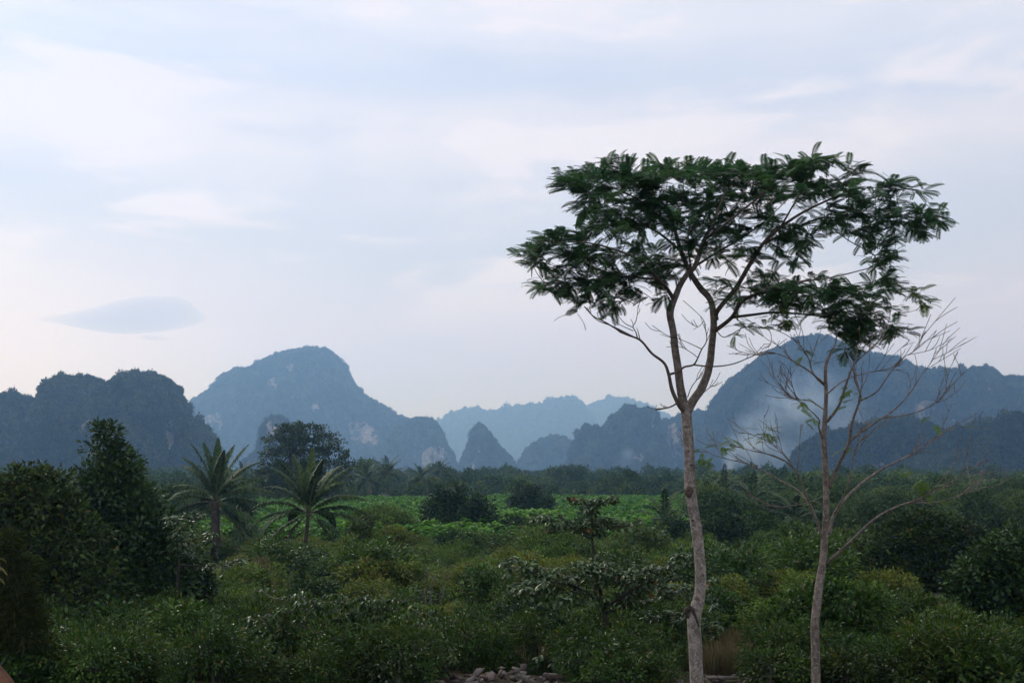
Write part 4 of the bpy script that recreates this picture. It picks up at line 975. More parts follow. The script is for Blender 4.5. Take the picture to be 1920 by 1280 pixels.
YT = 18.0
bx_ = W(1309, 1300, YT)[0]; tb = np.array([bx_, YT, float(zg(bx_, YT)) - .15])
tall = empty('feathery_tree', tb); tag(tall, 'tall pale-trunked tree with wide flat feathery crown, forked below it', 'tree')
trunk = [[(1311, 1420, 0, 15), (1309, 1340, 0, 13.5), (1307, 1280, 0, 12.6), (1304, 1225, 0, 12.4), (1301.5, 1180, 0, 12.6), (1302, 1155, 0, 13.2), (1307, 1135, 0, 11.6), (1313, 1105, 0, 10), (1313, 1060, 0, 10.4), (1307, 1000, 0, 10.2), (1299, 950, 0, 10), (1294, 915, 0, 10.6), (1293, 880, 0, 10), (1292, 845, 0, 9.8), (1289, 805, 0, 9.8), (1287, 775, 0, 10), (1286, 755, 0, 9)]]
limbA = [[(1286, 775, 0, 9), (1280, 750, -.02, 8.4), (1275, 722, -.05, 7.8), (1271, 690, -.1, 7.4), (1266, 655, -.12, 7.0), (1262, 620, -.15, 6.6), (1257, 595, -.15, 6.8), (1257, 580, -.15, 7.4), (1262, 567, -.15, 6.2), (1268, 552, -.18, 5.8), (1275, 535, -.2, 5.4), (1289, 513, -.3, 5), (1303, 499, -.4, 4.6), (1320, 451, -.5, 4), (1334, 423, -.6, 3.2), (1350, 385, -.7, 2.2), (1362, 350, -.8, 1.5)]]
limbB = [[(1288, 772, 0, 9), (1300, 750, .05, 8.4), (1314, 730, .1, 8), (1325, 705, .15, 7.6), (1331, 680, .2, 7.2), (1334, 655, .2, 6.8), (1337, 625, .25, 6.6), (1338, 600, .25, 6.4), (1335, 572, .3, 6.2), (1328, 556, .3, 6), (1314, 541, .35, 5.8), (1297, 516, .4, 5.4), (1288, 498, .5, 4.8), (1277, 471, .6, 4.4), (1266, 434, .7, 3.6), (1256, 400, .8, 2.6), (1246, 365, .9, 1.8)]]
others = [
 [(1343, 600, .25, 5), (1345, 583, .2, 4.6), (1379, 541, 0, 4.4), (1404, 499, -.2, 4.2), (1431, 457, -.3, 3.6), (1464, 426, -.4, 3), (1506, 398, -.4, 2.4), (1560, 372, -.3, 1.8), (1599, 356, -.2, 1.2), (1660, 350, 0, .8)],
 [(1431, 457, -.3, 2.8), (1473, 437, .1, 2.4), (1537, 409, .6, 1.9), (1582, 409, 1, 1.4), (1660, 405, 1.2, 1), (1730, 400, 1.3, .7)],
 [(1336, 622, .25, 4.6), (1345, 617, .2, 4.2), (1372, 595, 0, 3.8), (1392, 565, -.3, 3.2), (1430, 548, -.6, 2.6), (1490, 530, -1, 2), (1560, 520, -1.3, 1.3), (1640, 500, -1.5, .8)],
 [(1372, 595, 0, 3), (1412, 590, .3, 2.6), (1450, 586, .6, 2.3), (1506, 589, .9, 1.9), (1577, 598, 1.2, 1.5), (1633, 609, 1.4, 1.1), (1690, 615, 1.5, .7)],
 [(1263, 560, -.15, 4), (1250, 540, -.4, 3.4), (1235, 524, -.7, 3), (1207, 493, -1, 2.4), (1160, 470, -1.2, 1.8), (1100, 455, -1.3, 1.3), (1040, 455, -1.4, .8)],
 [(1235, 524, -.7, 2.4), (1190, 520, -.3, 2), (1140, 520, .1, 1.5), (1080, 530, .4, 1), (1020, 530, .5, .7)],
 [(1277, 471, .6, 3), (1240, 440, .9, 2.4), (1200, 415, 1.2, 1.9), (1150, 370, 1.5, 1.3), (1090, 335, 1.6, .8)],
 [(1266, 434, .7, 2.6), (1230, 400, .2, 2), (1190, 370, -.3, 1.5), (1130, 345, -.6, 1)],
 [(1320, 451, -.5, 2.8), (1360, 420, -.9, 2.2), (1410, 380, -1.2, 1.6), (1460, 340, -1.4, 1)],
 [(1303, 499, -.4, 2.6), (1350, 470, .3, 2.1), (1400, 440, 1, 1.6), (1450, 400, 1.5, 1.1), (1500, 350, 1.8, .8)],
 [(1464, 426, -.4, 2), (1490, 380, -.1, 1.5), (1520, 330, .2, 1), (1545, 300, .3, .6)],
 [(1537, 409, .6, 1.4), (1590, 450, 1, 1.1), (1640, 480, 1.2, .9), (1660, 520, 1.3, .6)],
 [(1297, 516, .4, 2.2), (1290, 450, 1.2, 1.7), (1300, 390, 1.8, 1.2), (1305, 340, 2, .8)]]
dead = [
 [(1281, 770, -.05, 4.4), (1272, 757, -.1, 4.2), (1260, 730, -.15, 3.8), (1254, 702, -.2, 3.2), (1245, 680, -.25, 2.7), (1222, 662, -.3, 2.4), (1200, 637, -.35, 2.1), (1170, 625, -.4, 1.7), (1137, 605, -.45, 1.4), (1112, 592, -.5, 1.1), (1095, 574, -.5, .8)],
 [(1200, 637, -.35, 1.6), (1182, 628, -.5, 1.3), (1150, 612, -.6, 1.1), (1120, 600, -.7, .9), (1100, 580, -.7, .6)],
 [(1195, 632, -.35, 1.3), (1192, 622, -.3, 1.1), (1187, 612, -.25, .9), (1193, 600, -.2, .8), (1197, 572, -.2, .5)],
 [(1188, 614, -.25, .9), (1172, 606, -.2, .8), (1160, 592, -.1, .6), (1157, 580, -.1, .4)],
 [(1187, 620, -.4, .9), (1160, 607, -.2, .7), (1145, 592, 0, .5), (1133, 580, .1, .4)],
 [(1254, 702, -.2, 2.6), (1262, 700, -.25, 2.4), (1273, 696, -.3, 2.2), (1283, 688, -.3, 2), (1300, 684, -.3, 1.8), (1308, 672, -.3, 1.4), (1315, 656, -.3, 1.2), (1325, 638, -.3, 1), (1322, 612, -.25, .8), (1318, 598, -.2, .6), (1300, 580, -.2, .5), (1281, 563, -.2, .4)],
 [(1315, 654, -.3, 1), (1303, 648, -.4, .8), (1285, 640, -.5, .7), (1270, 634, -.55, .6), (1250, 628, -.6, .5), (1223, 610, -.7, .35)],
 [(1308, 670, -.3, .8), (1295, 660, -.5, .7), (1275, 650, -.6, .5), (1250, 650, -.7, .35)],
 [(1300, 684, -.3, 1.6), (1337, 687, -.1, 1.4), (1375, 682, .1, 1.2), (1412, 667, .3, 1), (1435, 658, .4, .8), (1452, 652, .5, .6), (1475, 635, .6, .4)],
 [(1400, 672, .2, .8), (1402, 663, .2, .6), (1385, 658, .1, .5), (1377, 650, .1, .35)],
 [(1320, 601, -.2, .6), (1310, 612, -.2, .5), (1297, 608, -.2, .35)],
 [(1272, 754, -.1, 1.8), (1258, 762, -.3, 1.5), (1242, 766, -.4, 1.3), (1229, 768, -.5, 1)],
 [(1289, 745, -.15, 1), (1297, 725, -.2, .9), (1310, 708, -.25, .7), (1318, 698, -.3, .4)],
 [(1320, 735, .05, 1), (1330, 727, 0, .8), (1336, 722, -.05, .5)],
 [(1343, 620, .2, 1), (1360, 632, .1, .9), (1400, 612, -.1, .8), (1440, 618, -.3, .7), (1446, 640, -.3, .6), (1440, 652, -.3, .4)]]
V, Fa = merge([tube(q - tb, r, 14, .05, 3) for q, r in [(catmull(Q[::3], 9), None) for Q, r in []]] + [tube(catmull(Q, 2) - tb, np.interp(np.linspace(0, 1, len(catmull(Q, 2))), np.linspace(0, 1, len(Q)), r), 16, .06, 3) for Q, r in skeleton(trunk, YT)])
tr = obj('trunk', mesh('tall_trunk', V, Fa, M['bark_pale'], True), tall)
# old branch scar, knot and stump collar on the trunk
def knob(c, r, sq, m, name, parent, dent=.5):
    u = np.linspace(0, np.pi, 9); v = np.arange(14) / 14 * 2 * np.pi
    U, Vv = np.meshgrid(u, v, indexing='ij'); d = np.stack([np.sin(U) * np.cos(Vv), np.cos(U) * -1.0, np.sin(U) * np.sin(Vv)], -1)
    rad = 1 + .22 * fbm(d * 2.2 + c, 3, 5); rad = np.where(U < .7, rad * (1 - dent * (1 - U / .7)), rad)
    P = (c + d * rad[..., None] * np.array(sq) * r).reshape(-1, 3)
    i = (np.arange(8)[:, None] * 14 + np.arange(14)[None]).ravel(); k = (np.arange(8)[:, None] * 14 + (np.arange(14)[None] + 1) % 14).ravel()
    # azimuth 1 - the axis points at the camera (-y)
    return obj(name, mesh(name, P, np.stack([i, k, k + 14, i + 14], -1), m, True), parent)
knob(W(1292, 921, YT - .085) - tb, .075, (1, .55, 1.15), M['bark_limb'], 'knot', tr, .75)
knob(W(1291.5, 1146, YT - .02) - tb, .085, (.9, .9, 1.25), M['bark_dark'], 'branch_stump', tr, .6)
for (a_, b_, s_) in ((1296, 872, .026), (1285, 800, .022), (1299, 975, .022), (1317, 1078, .026), (1308, 1122, .03), (1305, 1245, .02), (1291, 845, .016), (1310, 1030, .018), (1297, 1195, .018)):
    knob(W(a_, b_, YT - .082) - tb, s_, (1.25, .5, .8), M['bark_limb'], 'knot', tr, .7)
sc_pts = catmull([W(1297, 1136, YT - .10), W(1302, 1150, YT - .112), W(1308, 1166, YT - .108), W(1311, 1176, YT - .10)], 4)
V, Fa = tube(sc_pts - tb, np.array([.012, .03, .034, .03, .03, .028, .026, .024, .022, .018, .015, .012, .006]), 6, .3, 2)
obj('bark_scar', mesh('bark_scar', V, Fa, M['bark_dark'], True), tr)
V, Fa = merge([tube(Q - tb, r, 10, .06, 4) for Q, r in skeleton(limbA, YT)]); obj('limb', mesh('limb', V, Fa, M['bark_thin'], True), tall)
V, Fa = merge([tube(Q - tb, r, 10, .06, 6) for Q, r in skeleton(limbB, YT)]); obj('limb', mesh('limb', V, Fa, M['bark_thin'], True), tall)
sk = skeleton(others, YT)
for Q, r in sk:
    V, Fa = tube(Q - tb, r, 7); obj('bough', mesh('bough', V, Fa, M['bark_limb'], True), tall)
dp = []
for Q, r in skeleton(dead, YT):
    dp.append(tube(Q - tb, np.maximum(r, .0055), 5)); p_, e_ = twigs(Q[len(Q) // 3:], r[len(r) // 3:], 4, .26, tb, 1, .3, .0042); dp += p_
V, Fa = merge(dp); obj('dead_branches', mesh('dead_branches', V, Fa, M['bark_limb'], True), tall)

# leaf-bearing twig ends: areas of the crown (px, py, rx, ry, number, depth offset)
areas = [(1062, 322, 18, 10, 6, 0), (1075, 335, 30, 16, 12, 0), (1120, 318, 40, 16, 17, .3), (1160, 305, 40, 12, 13, .2), (1185, 335, 45, 22, 26, -.2), (1130, 350, 45, 20, 22, -.4), (1235, 320, 40, 18, 20, 0), (1290, 320, 45, 18, 24, .4), (1345, 315, 40, 16, 20, 0), (1395, 315, 40, 16, 20, -.4), (1445, 315, 40, 16, 20, .2), (1495, 310, 36, 16, 17, 0), (1545, 298, 34, 12, 16, 0), (1585, 308, 24, 8, 7, 0),
  (1250, 365, 60, 24, 36, 0), (1330, 360, 60, 26, 40, .5), (1410, 355, 60, 26, 36, 0), (1480, 350, 50, 24, 26, -.4), (1545, 345, 44, 20, 18, .2), (1120, 395, 38, 22, 18, 0), (1100, 425, 26, 18, 11, 0), (1180, 385, 50, 20, 22, .4), (1170, 425, 45, 18, 18, -.4), (1240, 410, 50, 24, 28, 0), (1310, 405, 55, 26, 32, -.4), (1380, 405, 50, 24, 26, .3), (1440, 400, 34, 18, 10, 0), (1345, 440, 36, 18, 12, .6),
  (1005, 468, 30, 14, 12, 0), (1040, 455, 40, 20, 20, 0), (1085, 465, 40, 20, 20, .3), (1050, 425, 26, 8, 6, .3), (1130, 470, 44, 16, 16, -.3), (1185, 455, 44, 14, 12, .3), (1010, 485, 22, 9, 6, 0), (1085, 495, 40, 14, 10, 0),
  (1025, 530, 34, 10, 11, 0), (1080, 525, 44, 16, 20, .2), (1135, 520, 44, 20, 22, -.2), (1190, 510, 44, 20, 22, .2), (1240, 490, 36, 20, 18, -.3), (1075, 550, 24, 12, 5, 0), (1130, 555, 44, 14, 13, 0), (1155, 572, 16, 10, 4, 0), (1075, 578, 10, 8, 2, 0), (1190, 545, 20, 8, 5, 0), (1240, 555, 12, 9, 4, 0), (1250, 520, 24, 14, 7, 0), (1295, 470, 40, 24, 16, .5), (1300, 440, 30, 18, 10, 0),
  (1370, 485, 36, 20, 10, -.4), (1400, 460, 30, 16, 6, .3), (1345, 530, 24, 18, 7, .3), (1395, 535, 30, 18, 10, -.2), (1355, 560, 14, 10, 3, 0), (1440, 520, 40, 22, 16, 0), (1480, 485, 30, 14, 7, .4), (1435, 490, 20, 12, 4, 0),
  (1490, 430, 34, 16, 10, 0), (1520, 445, 36, 14, 12, .2), (1540, 405, 40, 14, 10, .3), (1585, 385, 40, 18, 14, .3), (1620, 355, 40, 14, 12, 0), (1680, 345, 40, 12, 11, 0), (1720, 350, 18, 7, 4, 0), (1640, 385, 44, 18, 18, .5), (1690, 395, 44, 16, 16, .7), (1745, 398, 28, 10, 9, .8), (1765, 410, 12, 6, 4, .8), (1720, 425, 30, 12, 8, .8), (1640, 420, 40, 18, 16, .6), (1595, 425, 30, 14, 8, .5), (1660, 440, 24, 10, 6, .7), (1570, 350, 40, 18, 12, 0),
  (1630, 455, 22, 9, 4, .8), (1665, 470, 24, 16, 9, .8), (1665, 505, 22, 18, 9, .9), (1640, 490, 16, 14, 4, .9), (1650, 530, 26, 16, 9, .9),
  (1480, 540, 50, 18, 20, -.6), (1540, 530, 46, 20, 22, -.8), (1590, 545, 46, 20, 22, -.8), (1510, 565, 50, 18, 18, .3), (1570, 580, 50, 20, 22, .6), (1630, 575, 44, 20, 20, .4), (1590, 605, 44, 16, 14, .9), (1640, 605, 40, 14, 12, 1), (1680, 615, 26, 12, 8, 1.2), (1575, 630, 26, 14, 7, .9), (1600, 650, 20, 10, 4, .9), (1625, 635, 26, 12, 5, 1), (1450, 555, 34, 18, 12, .2), (1690, 545, 16, 10, 4, .8), (1445, 450, 24, 14, 4, .4)]
young = [(1727, 570, 12, 12, 5, .6), (1712, 540, 16, 6, 3, .6), (1455, 600, 16, 8, 3, -.5), (1480, 590, 12, 8, 2, -.5), (1395, 608, 16, 7, 3, -.4), (1380, 618, 6, 5, 1, -.4)]
nodes = np.concatenate([Q for Q, r in sk] + [Q[len(Q) * 2 // 3:] for Q, r in skeleton(limbA + limbB, YT)])
def crown_tips(ar, spread):
    T = []
    for (a, b, ra, rb, n_, d) in ar:
        an = rng.random(n_) * 6.28; q = np.sqrt(rng.random(n_))
        for u, v in zip(np.cos(an) * q, np.sin(an) * q): T.append(W(a + u * ra, b + v * rb + 6, YT + d * 1.1 + rng.normal() * spread))
    return np.array(T)
areas = [(a_, b_, c_, d_, max(1, int(round(n_ * .70))), e_) for a_, b_, c_, d_, n_, e_ in areas]
TO = crown_tips(areas, .55); TY = crown_tips(young, .15)
T = np.concatenate([TO, TY])
dist = np.array([np.linalg.norm(nodes - p, axis=1).min() for p in T]); tw = []; tdir = np.zeros_like(T)
for i in np.argsort(dist):
    p = T[i]; dd = np.linalg.norm((nodes - p) * np.array([1, 1, 1.15]), axis=1); q = nodes[dd.argmin()]; L_ = np.linalg.norm(p - q)
    mid = (p + q) / 2 + np.array([0, 0, -.10 * L_]) + rand_unit(1)[0] * .06 * L_
    c = catmull([q, mid, p], 3); tw.append(tube(c - tb, np.linspace(.004 + .008 * min(L_, 1), .0035, len(c)), 4)); tdir[i] = unit(p - mid); nodes = np.concatenate([nodes, c[1:]])
V, Fa = merge(tw); obj('twigs', mesh('crown_twigs', V, Fa, M['bark_limb'], True), tall)
def feather_leaves(T, tdir, per, m, L, nparts, nm):
    idx = np.repeat(np.arange(len(T)), per); n = len(idx)
    out = unit((T - np.array([W(1330, 480, YT)]))[idx] * np.array([1, 1, .15]))
    ang = rng.random(n) * 6.28
    ax = unit(np.stack([np.cos(ang), np.sin(ang), 0 * ang], -1) * .85 + out * .35 + tdir[idx] * .35 + np.stack([0 * ang, 0 * ang, rng.uniform(-.45, .42, n)], -1))
    x, y, z = frames(ax, np.array([0, 0, 1.]) + .3 * rand_unit(n))
    s = L * rng.uniform(.65, 1.3, n); org = T[idx] - tb - tdir[idx] * rng.uniform(0, .24, n)[:, None]
    ml = mesh(nm, BIPIN[0], BIPIN[1], m)
    rest = leaf_parts(tall, ml, org, x, y, z, s, org[:, 1] + rng.random(n) * 1.2, nparts)
    if len(rest):
        V, Fa = stamp(BIPIN[0], BIPIN[1], org[rest], x[rest], y[rest], z[rest], s[rest])
        o = obj('foliage', mesh(nm + '_foliage', V, Fa, m), tall); o['kind'] = 'stuff'
feather_leaves(TO, tdir[:len(TO)], 6, M['feather'], .29, 270, 'feathery_leaf')
feather_leaves(TY, tdir[len(TO):], 4, M['feather_young'], .26, 100, 'young_leaf')

# ------------------------------------------------------------------ the bare slender tree
YS = 17.0
bx_ = W(1530, 1300, YS)[0]; sb = np.array([bx_, YS, float(zg(bx_, YS)) - .15])
bare = empty('slender_tree', sb); tag(bare, 'slender half-bare tree with spreading leafless branches and a few green tufts', 'tree')
st = [[(1531, 1400, 0, 9.5), (1530, 1280, 0, 8), (1529, 1215, 0, 7.8), (1528, 1170, 0, 7.8), (1531, 1140, 0, 7.8), (1537, 1090, 0, 7.2), (1543, 1053, 0, 6.8), (1546, 1012, 0, 6.6), (1549, 955, 0, 5.8), (1548, 900, 0, 5.4), (1546, 850, 0, 5.2), (1544, 820, 0, 5), (1547, 780, 0, 4.2), (1549, 740, 0, 3.6), (1548, 690, 0, 3.2), (1556, 665, 0, 2.4), (1566, 645, 0, 1.6), (1570, 615, 0, 1)]]
V, Fa = merge([tube(Q - sb, r, 12, .06, 9) for Q, r in skeleton(st, YS)]); obj('trunk', mesh('slender_trunk', V, Fa, M['bark_thin'], True), bare)
bs = [
 [(1548, 724, 0, 2.4), (1531, 708, .1, 2), (1522, 694, .2, 1.6), (1516, 672, .3, 1.3), (1500, 647, .4, 1), (1475, 628, .5, .7), (1440, 612, .6, .45)],
 [(1547, 720, 0, 2), (1519, 697, -.2, 1.6), (1494, 681, -.3, 1.3), (1466, 666, -.4, .9), (1437, 659, -.5, .6)],
 [(1551, 790, 0, 3), (1572, 762, -.2, 2.6), (1584, 728, -.3, 2.2), (1597, 691, -.4, 1.7), (1612, 672, -.5, 1.2), (1644, 644, -.6, .8), (1660, 620, -.6, .5)],
 [(1553, 915, 0, 3.6), (1572, 872, -.2, 3.2), (1591, 831, -.4, 2.8), (1597, 794, -.5, 2.4), (1609, 759, -.6, 2.1), (1614, 742, -.6, 1.6), (1603, 715, -.6, 1.1), (1600, 690, -.6, .7)],
 [(1612, 752, -.6, 1.6), (1644, 734, -.8, 1.3), (1666, 703, -.9, 1), (1691, 672, -1, .8), (1716, 656, -1, .6), (1735, 622, -1, .4)],
 [(1591, 828, -.4, 2.4), (1637, 794, -.2, 2), (1675, 769, 0, 1.6), (1706, 737, .1, 1.2), (1728, 703, .2, .9), (1745, 680, .2, .6), (1756, 653, .2, .4)],
 [(1653, 784, -.1, 1.4), (1706, 776, -.3, 1.1), (1750, 759, -.4, .8), (1772, 738, -.5, .5), (1780, 722, -.5, .4)],
 [(1555, 1000, 0, 3.4), (1565, 962, .2, 3), (1600, 919, .4, 2.6), (1650, 881, .7, 2.2), (1700, 856, .9, 1.7), (1737, 831, 1, 1.3), (1781, 803, 1.1, .9), (1831, 775, 1.2, .5)],
 [(1563, 965, .2, 1.8), (1585, 925, -.1, 1.5), (1597, 880, -.2, 1.2), (1605, 840, -.3, .9), (1625, 815, -.3, .6)],
 [(1550, 1056, 0, 3.2), (1590, 1019, -.3, 2.7), (1637, 975, -.6, 2.3), (1678, 951, -.8, 1.9), (1725, 935, -1, 1.5), (1765, 915, -1.1, 1.1), (1810, 885, -1.2, .8), (1856, 859, -1.3, .5)],
 [(1700, 943, -.9, 1.3), (1760, 940, -.7, 1), (1810, 925, -.6, .7), (1850, 912, -.6, .4)],
 [(1545, 1015, 0, 3), (1532, 979, -.1, 2.6), (1519, 945, -.2, 2.3), (1509, 924, -.3, 2), (1495, 887, -.4, 1.6), (1475, 866, -.5, 1.3), (1448, 853, -.6, 1), (1400, 842, -.8, .7), (1362, 830, -.9, .45)],
 [(1519, 945, -.2, 2), (1495, 918, .1, 1.7), (1462, 900, .3, 1.5), (1434, 884, .5, 1.2), (1400, 869, .6, 1), (1347, 856, .8, .7), (1316, 841, .9, .4)],
 [(1487, 878, -.4, 1.3), (1475, 859, -.1, 1.1), (1453, 837, .1, .8), (1425, 820, .2, .5)],
 [(1543, 825, 0, 2), (1535, 800, -.2, 1.7), (1536, 787, -.3, 1.4), (1519, 769, -.4, 1), (1494, 750, -.5, .7), (1462, 734, -.6, .45)],
 [(1548, 770, 0, 1.4), (1520, 752, .3, 1), (1490, 748, .4, .7), (1470, 740, .5, .4)],
 [(1549, 740, 0, 1.6), (1580, 715, .4, 1.2), (1620, 700, .7, .9), (1670, 690, .9, .6), (1700, 672, 1, .4)],
 [(1549, 960, 0, 1.3), (1530, 940, -.2, 1), (1500, 945, -.3, .8), (1460, 950, -.4, .6), (1440, 948, -.5, .4)]]
tips_ = []
for Q, r in skeleton(bs, YS):
    r = r * .95; dp = [tube(Q - sb, np.maximum(r, .0056), 6)]
    p_, e_ = twigs(Q[len(Q) // 4:], r[len(r) // 4:], 6, .62, sb, 2, .22, .0038); dp += p_; tips_.append(Q[-1])
    V, Fa = merge(dp); obj('branch', mesh('bare_branch', V, Fa, M['bark_thin'], True), bare)
tuft = [(1362, 832, -.9, 4), (1352, 838, -.9, 2), (1428, 812, .2, 5), (1438, 822, .2, 4), (1322, 862, .9, 5), (1315, 852, .9, 2), (1603, 757, -.6, 3), (1588, 730, -.5, 3), (1596, 742, -.5, 2), (1522, 788, -.3, 2), (1500, 750, -.4, 3), (1742, 915, -1, 5), (1730, 905, -1, 3), (1750, 925, -1, 3), (1600, 838, -.4, 2), (1510, 655, .3, 2), (1452, 600, .6, 4), (1745, 792, .2, 1), (1510, 672, .3, 2)]
ml = mesh('tuft_leaf', BIPIN[0], BIPIN[1], M['feather_young'])
for (a, b, d, n_) in tuft:
    for k in range(n_ * 2):
        an = rng.random() * 6.28; ax = unit(np.array([math.cos(an), math.sin(an), rng.uniform(-.8, .3)]))[None]
        x, y, z = frames(ax, np.array([[0, 0, 1.]]) + .3 * rand_unit(1)); p = (W(a, b, YS + d) - sb + rng.normal(size=3) * .05)[None]
        leaf_parts(bare, ml, p, x, y, z, np.array([.22 * rng.uniform(.6, 1.2)]), np.zeros(1))

# ------------------------------------------------------------------ rubble, soil, grass
def slab_mesh(name, m):
    n = rng.integers(5, 8); a = np.sort(rng.random(n) * 6.28); r = rng.uniform(.6, 1, n)
    top = np.stack([np.cos(a) * r, np.sin(a) * r * .75, np.full(n, .16) + rng.normal(size=n) * .03], -1); bot = top * np.array([1.06, 1.06, -1])
    j = np.arange(n); k = (j + 1) % n
    V = np.concatenate([top, bot, [[0, 0, .17]], [[0, 0, -.17]]])
    Fq = np.stack([j, k, k + n, j + n][::-1], -1); Ft = np.concatenate([np.stack([j, k, np.full(n, 2 * n)], -1), np.stack([k + n, j + n, np.full(n, 2 * n + 1)], -1)])
    return mesh(name, V, [Fq, Ft], m)
slabs = [slab_mesh('broken_stone', M['stone']) for _ in range(7)]
def slab(px, py, Y, s, label, tilt=.35, grp=None):
    p = W(px, py, Y); z = float(zg(p[0], Y))
    o = obj('broken_stone', slabs[rng.integers(7)]); o.location = (p[0], Y, max(z + .03, min(p[2], z + .35))); o.rotation_euler = (rng.normal() * tilt, rng.normal() * tilt, rng.random() * 6.28); o.scale = (s, s, s * rng.uniform(.6, 1.1))
    tag(o, label, 'stone', grp); return o
slab(1042, 1268, 20, .24, 'large flat pale stone slab at the right end of the rubble', .15)
slab(940, 1266, 20, .2, 'long tilted grey slab at the middle of the rubble', .4)
slab(900, 1262, 20.2, .17, 'reddish stone block at the left of the rubble heap', .5)
slab(978, 1262, 20.2, .16, 'small whitish slab on top of the rubble heap', .3)
slab(1366, 1270, 20, .22, 'pale flat slab right of the tall trunk at the bottom', .15)
slab(1338, 1272, 20, .16, 'dark slab touching the foot of the tall trunk', .3)
for k in range(90):
    u = rng.random()
    px = 960 + rng.normal() * 78 if u < .74 else rng.uniform(1215, 1390)
    Y_ = rng.uniform(18.6, 20.6); p = W(px, 1270, Y_)
    zb = float(zg(p[0], Y_)); o = slab(px, 640 - F * 0, Y_, rng.uniform(.07, .17), 'small broken stone piece in the rubble at the bottom edge', .45, 'broken stones in the rubble'); o.location.z = zb + rng.uniform(.02, .22 * math.exp(-((px - 960) / 90) ** 2) + .06)
# orange earth
def mound(px, Y, rx, ry, h, label):
    u = np.linspace(0, 1, 12); v = np.arange(28) / 28 * 2 * np.pi; U, Vv = np.meshgrid(u, v, indexing='ij')
    p = W(px, 1270, Y); X = U * np.cos(Vv) * rx; Yy = U * np.sin(Vv) * ry
    n_ = fbm(np.stack([X * 3, Yy * 3, 0 * X + px], -1), 4, 8)
    Z = h * np.maximum(0, 1 - U ** 2) ** 1.2 * (1 + .45 * n_) + .03 * n_ + zg(p[0] + X, Y + Yy) - .06 * U ** 4
    i = (np.arange(11)[:, None] * 28 + np.arange(28)[None]).ravel(); k = (np.arange(11)[:, None] * 28 + (np.arange(28)[None] + 1) % 28).ravel()
    o = obj('soil_mound', mesh('soil_mound', np.stack([X + p[0], Yy + Y, Z], -1).reshape(-1, 3), np.stack([i, k, k + 28, i + 28], -1), M['earth'], True))
    tag(o, label, None, None, 'structure')
mound(-10, 17.6, .42, .45, .36, 'heap of orange earth in the bottom left corner')
mound(545, 20.2, .6, .5, .06, 'low bare patch of orange earth at the bottom edge')
mound(925, 21.2, .7, .4, .05, 'reddish earth behind the rubble')
# dry grass tufts
nb = 26; an = rng.random(nb) * 6.28; hh = rng.uniform(.25, .6, nb); lean = rng.uniform(.05, .3, nb)
r0_ = rng.random((nb, 2)) * .16 - .08
Vg = []
for i in range(nb):
    d = np.array([math.cos(an[i]), math.sin(an[i])]); s_ = np.array([-d[1], d[0]]) * .006
    b_ = r0_[i]; m_ = b_ + d * lean[i] * .4; e_ = b_ + d * lean[i]
    Vg += [[*(b_ - s_), 0], [*(b_ + s_), 0], [*(m_ - s_), hh[i] * .6], [*(m_ + s_), hh[i] * .6], [*e_, hh[i]]]
b = np.arange(nb)[:, None] * 5
grass_src = source(mesh('grass_tuft', np.array(Vg), [b + np.array([[0, 1, 3, 2]]), b + np.array([[2, 3, 4]])], M['grass']))
def grass(label, px0, px1, y0, y1, n):
    y = rng.uniform(y0, y1, n); x = (rng.uniform(px0, px1, n) - 960) / F * y; s = rng.uniform(.6, 1.2, n)
    rot = np.zeros((n, 3)); rot[:, 2] = rng.random(n) * 6.28
    gn_scatter('dry_grass', [grass_src], np.stack([x, y, zg(x, y) - .02], -1), rot, np.stack([s, s, s], -1), np.zeros(n), label)
grass('tan dry grass behind the tall trunk', 1318, 1412, 21, 26, 420)
grass('thin dry grass and weeds along the bottom bank', -40, 1960, 22, 27, 900)
weed_src = [scrub('weed', 'dense_tip', .35, .3, .07, .8, clump=.12, nlob=4), scrub('weed', 'vivid', .4, .35, .06, .8, clump=.12, nlob=4), scrub('weed', 'drooping', .4, .4, .08, .8, .3, clump=.14, nlob=4)]
def keep_w(x, y):
    px = 960 + F * x / (y * CP); return ~((px > 1315) & (px < 1412)) & ~((y < 21.8) & (px > 775) & (px < 1075)) & ~((y < 21.8) & (px > 1240) & (px < 1400))
band('undergrowth', 'dark low weeds and creepers over the near bank', weed_src, [2, 2, 2], 2000, (18.6, 30), (-380, 2380), (.6, 1.5), avoid=keep_w)

# small hut between the trees far off, only roof sheet and a red wall showing
HY = 100.0; hb = W(1464, 960, HY); hz = float(zg(hb[0], HY)); hut = empty('field_hut', (hb[0], HY, hz)); tag(hut, 'tiny red hut under a white sheet roof among the far palms', 'hut')
def prism(a, b): return box_mesh('hut_part', a, b, None)
m_, t_ = mat('red_boards'); t_.n('ShaderNodeOutputMaterial', ins={'Surface': t_.n('ShaderNodeBsdfPrincipled', ins={'Base Color': (.30, .07, .06, 1), 'Roughness': .8}).outputs[0]}); M['red'] = m_
m_, t_ = mat('white_sheet_metal'); t_.n('ShaderNodeOutputMaterial', ins={'Surface': t_.n('ShaderNodeBsdfPrincipled', ins={'Base Color': (.62, .62, .6, 1), 'Roughness': .4, 'Metallic': .2}).outputs[0]}); M['sheet'] = m_
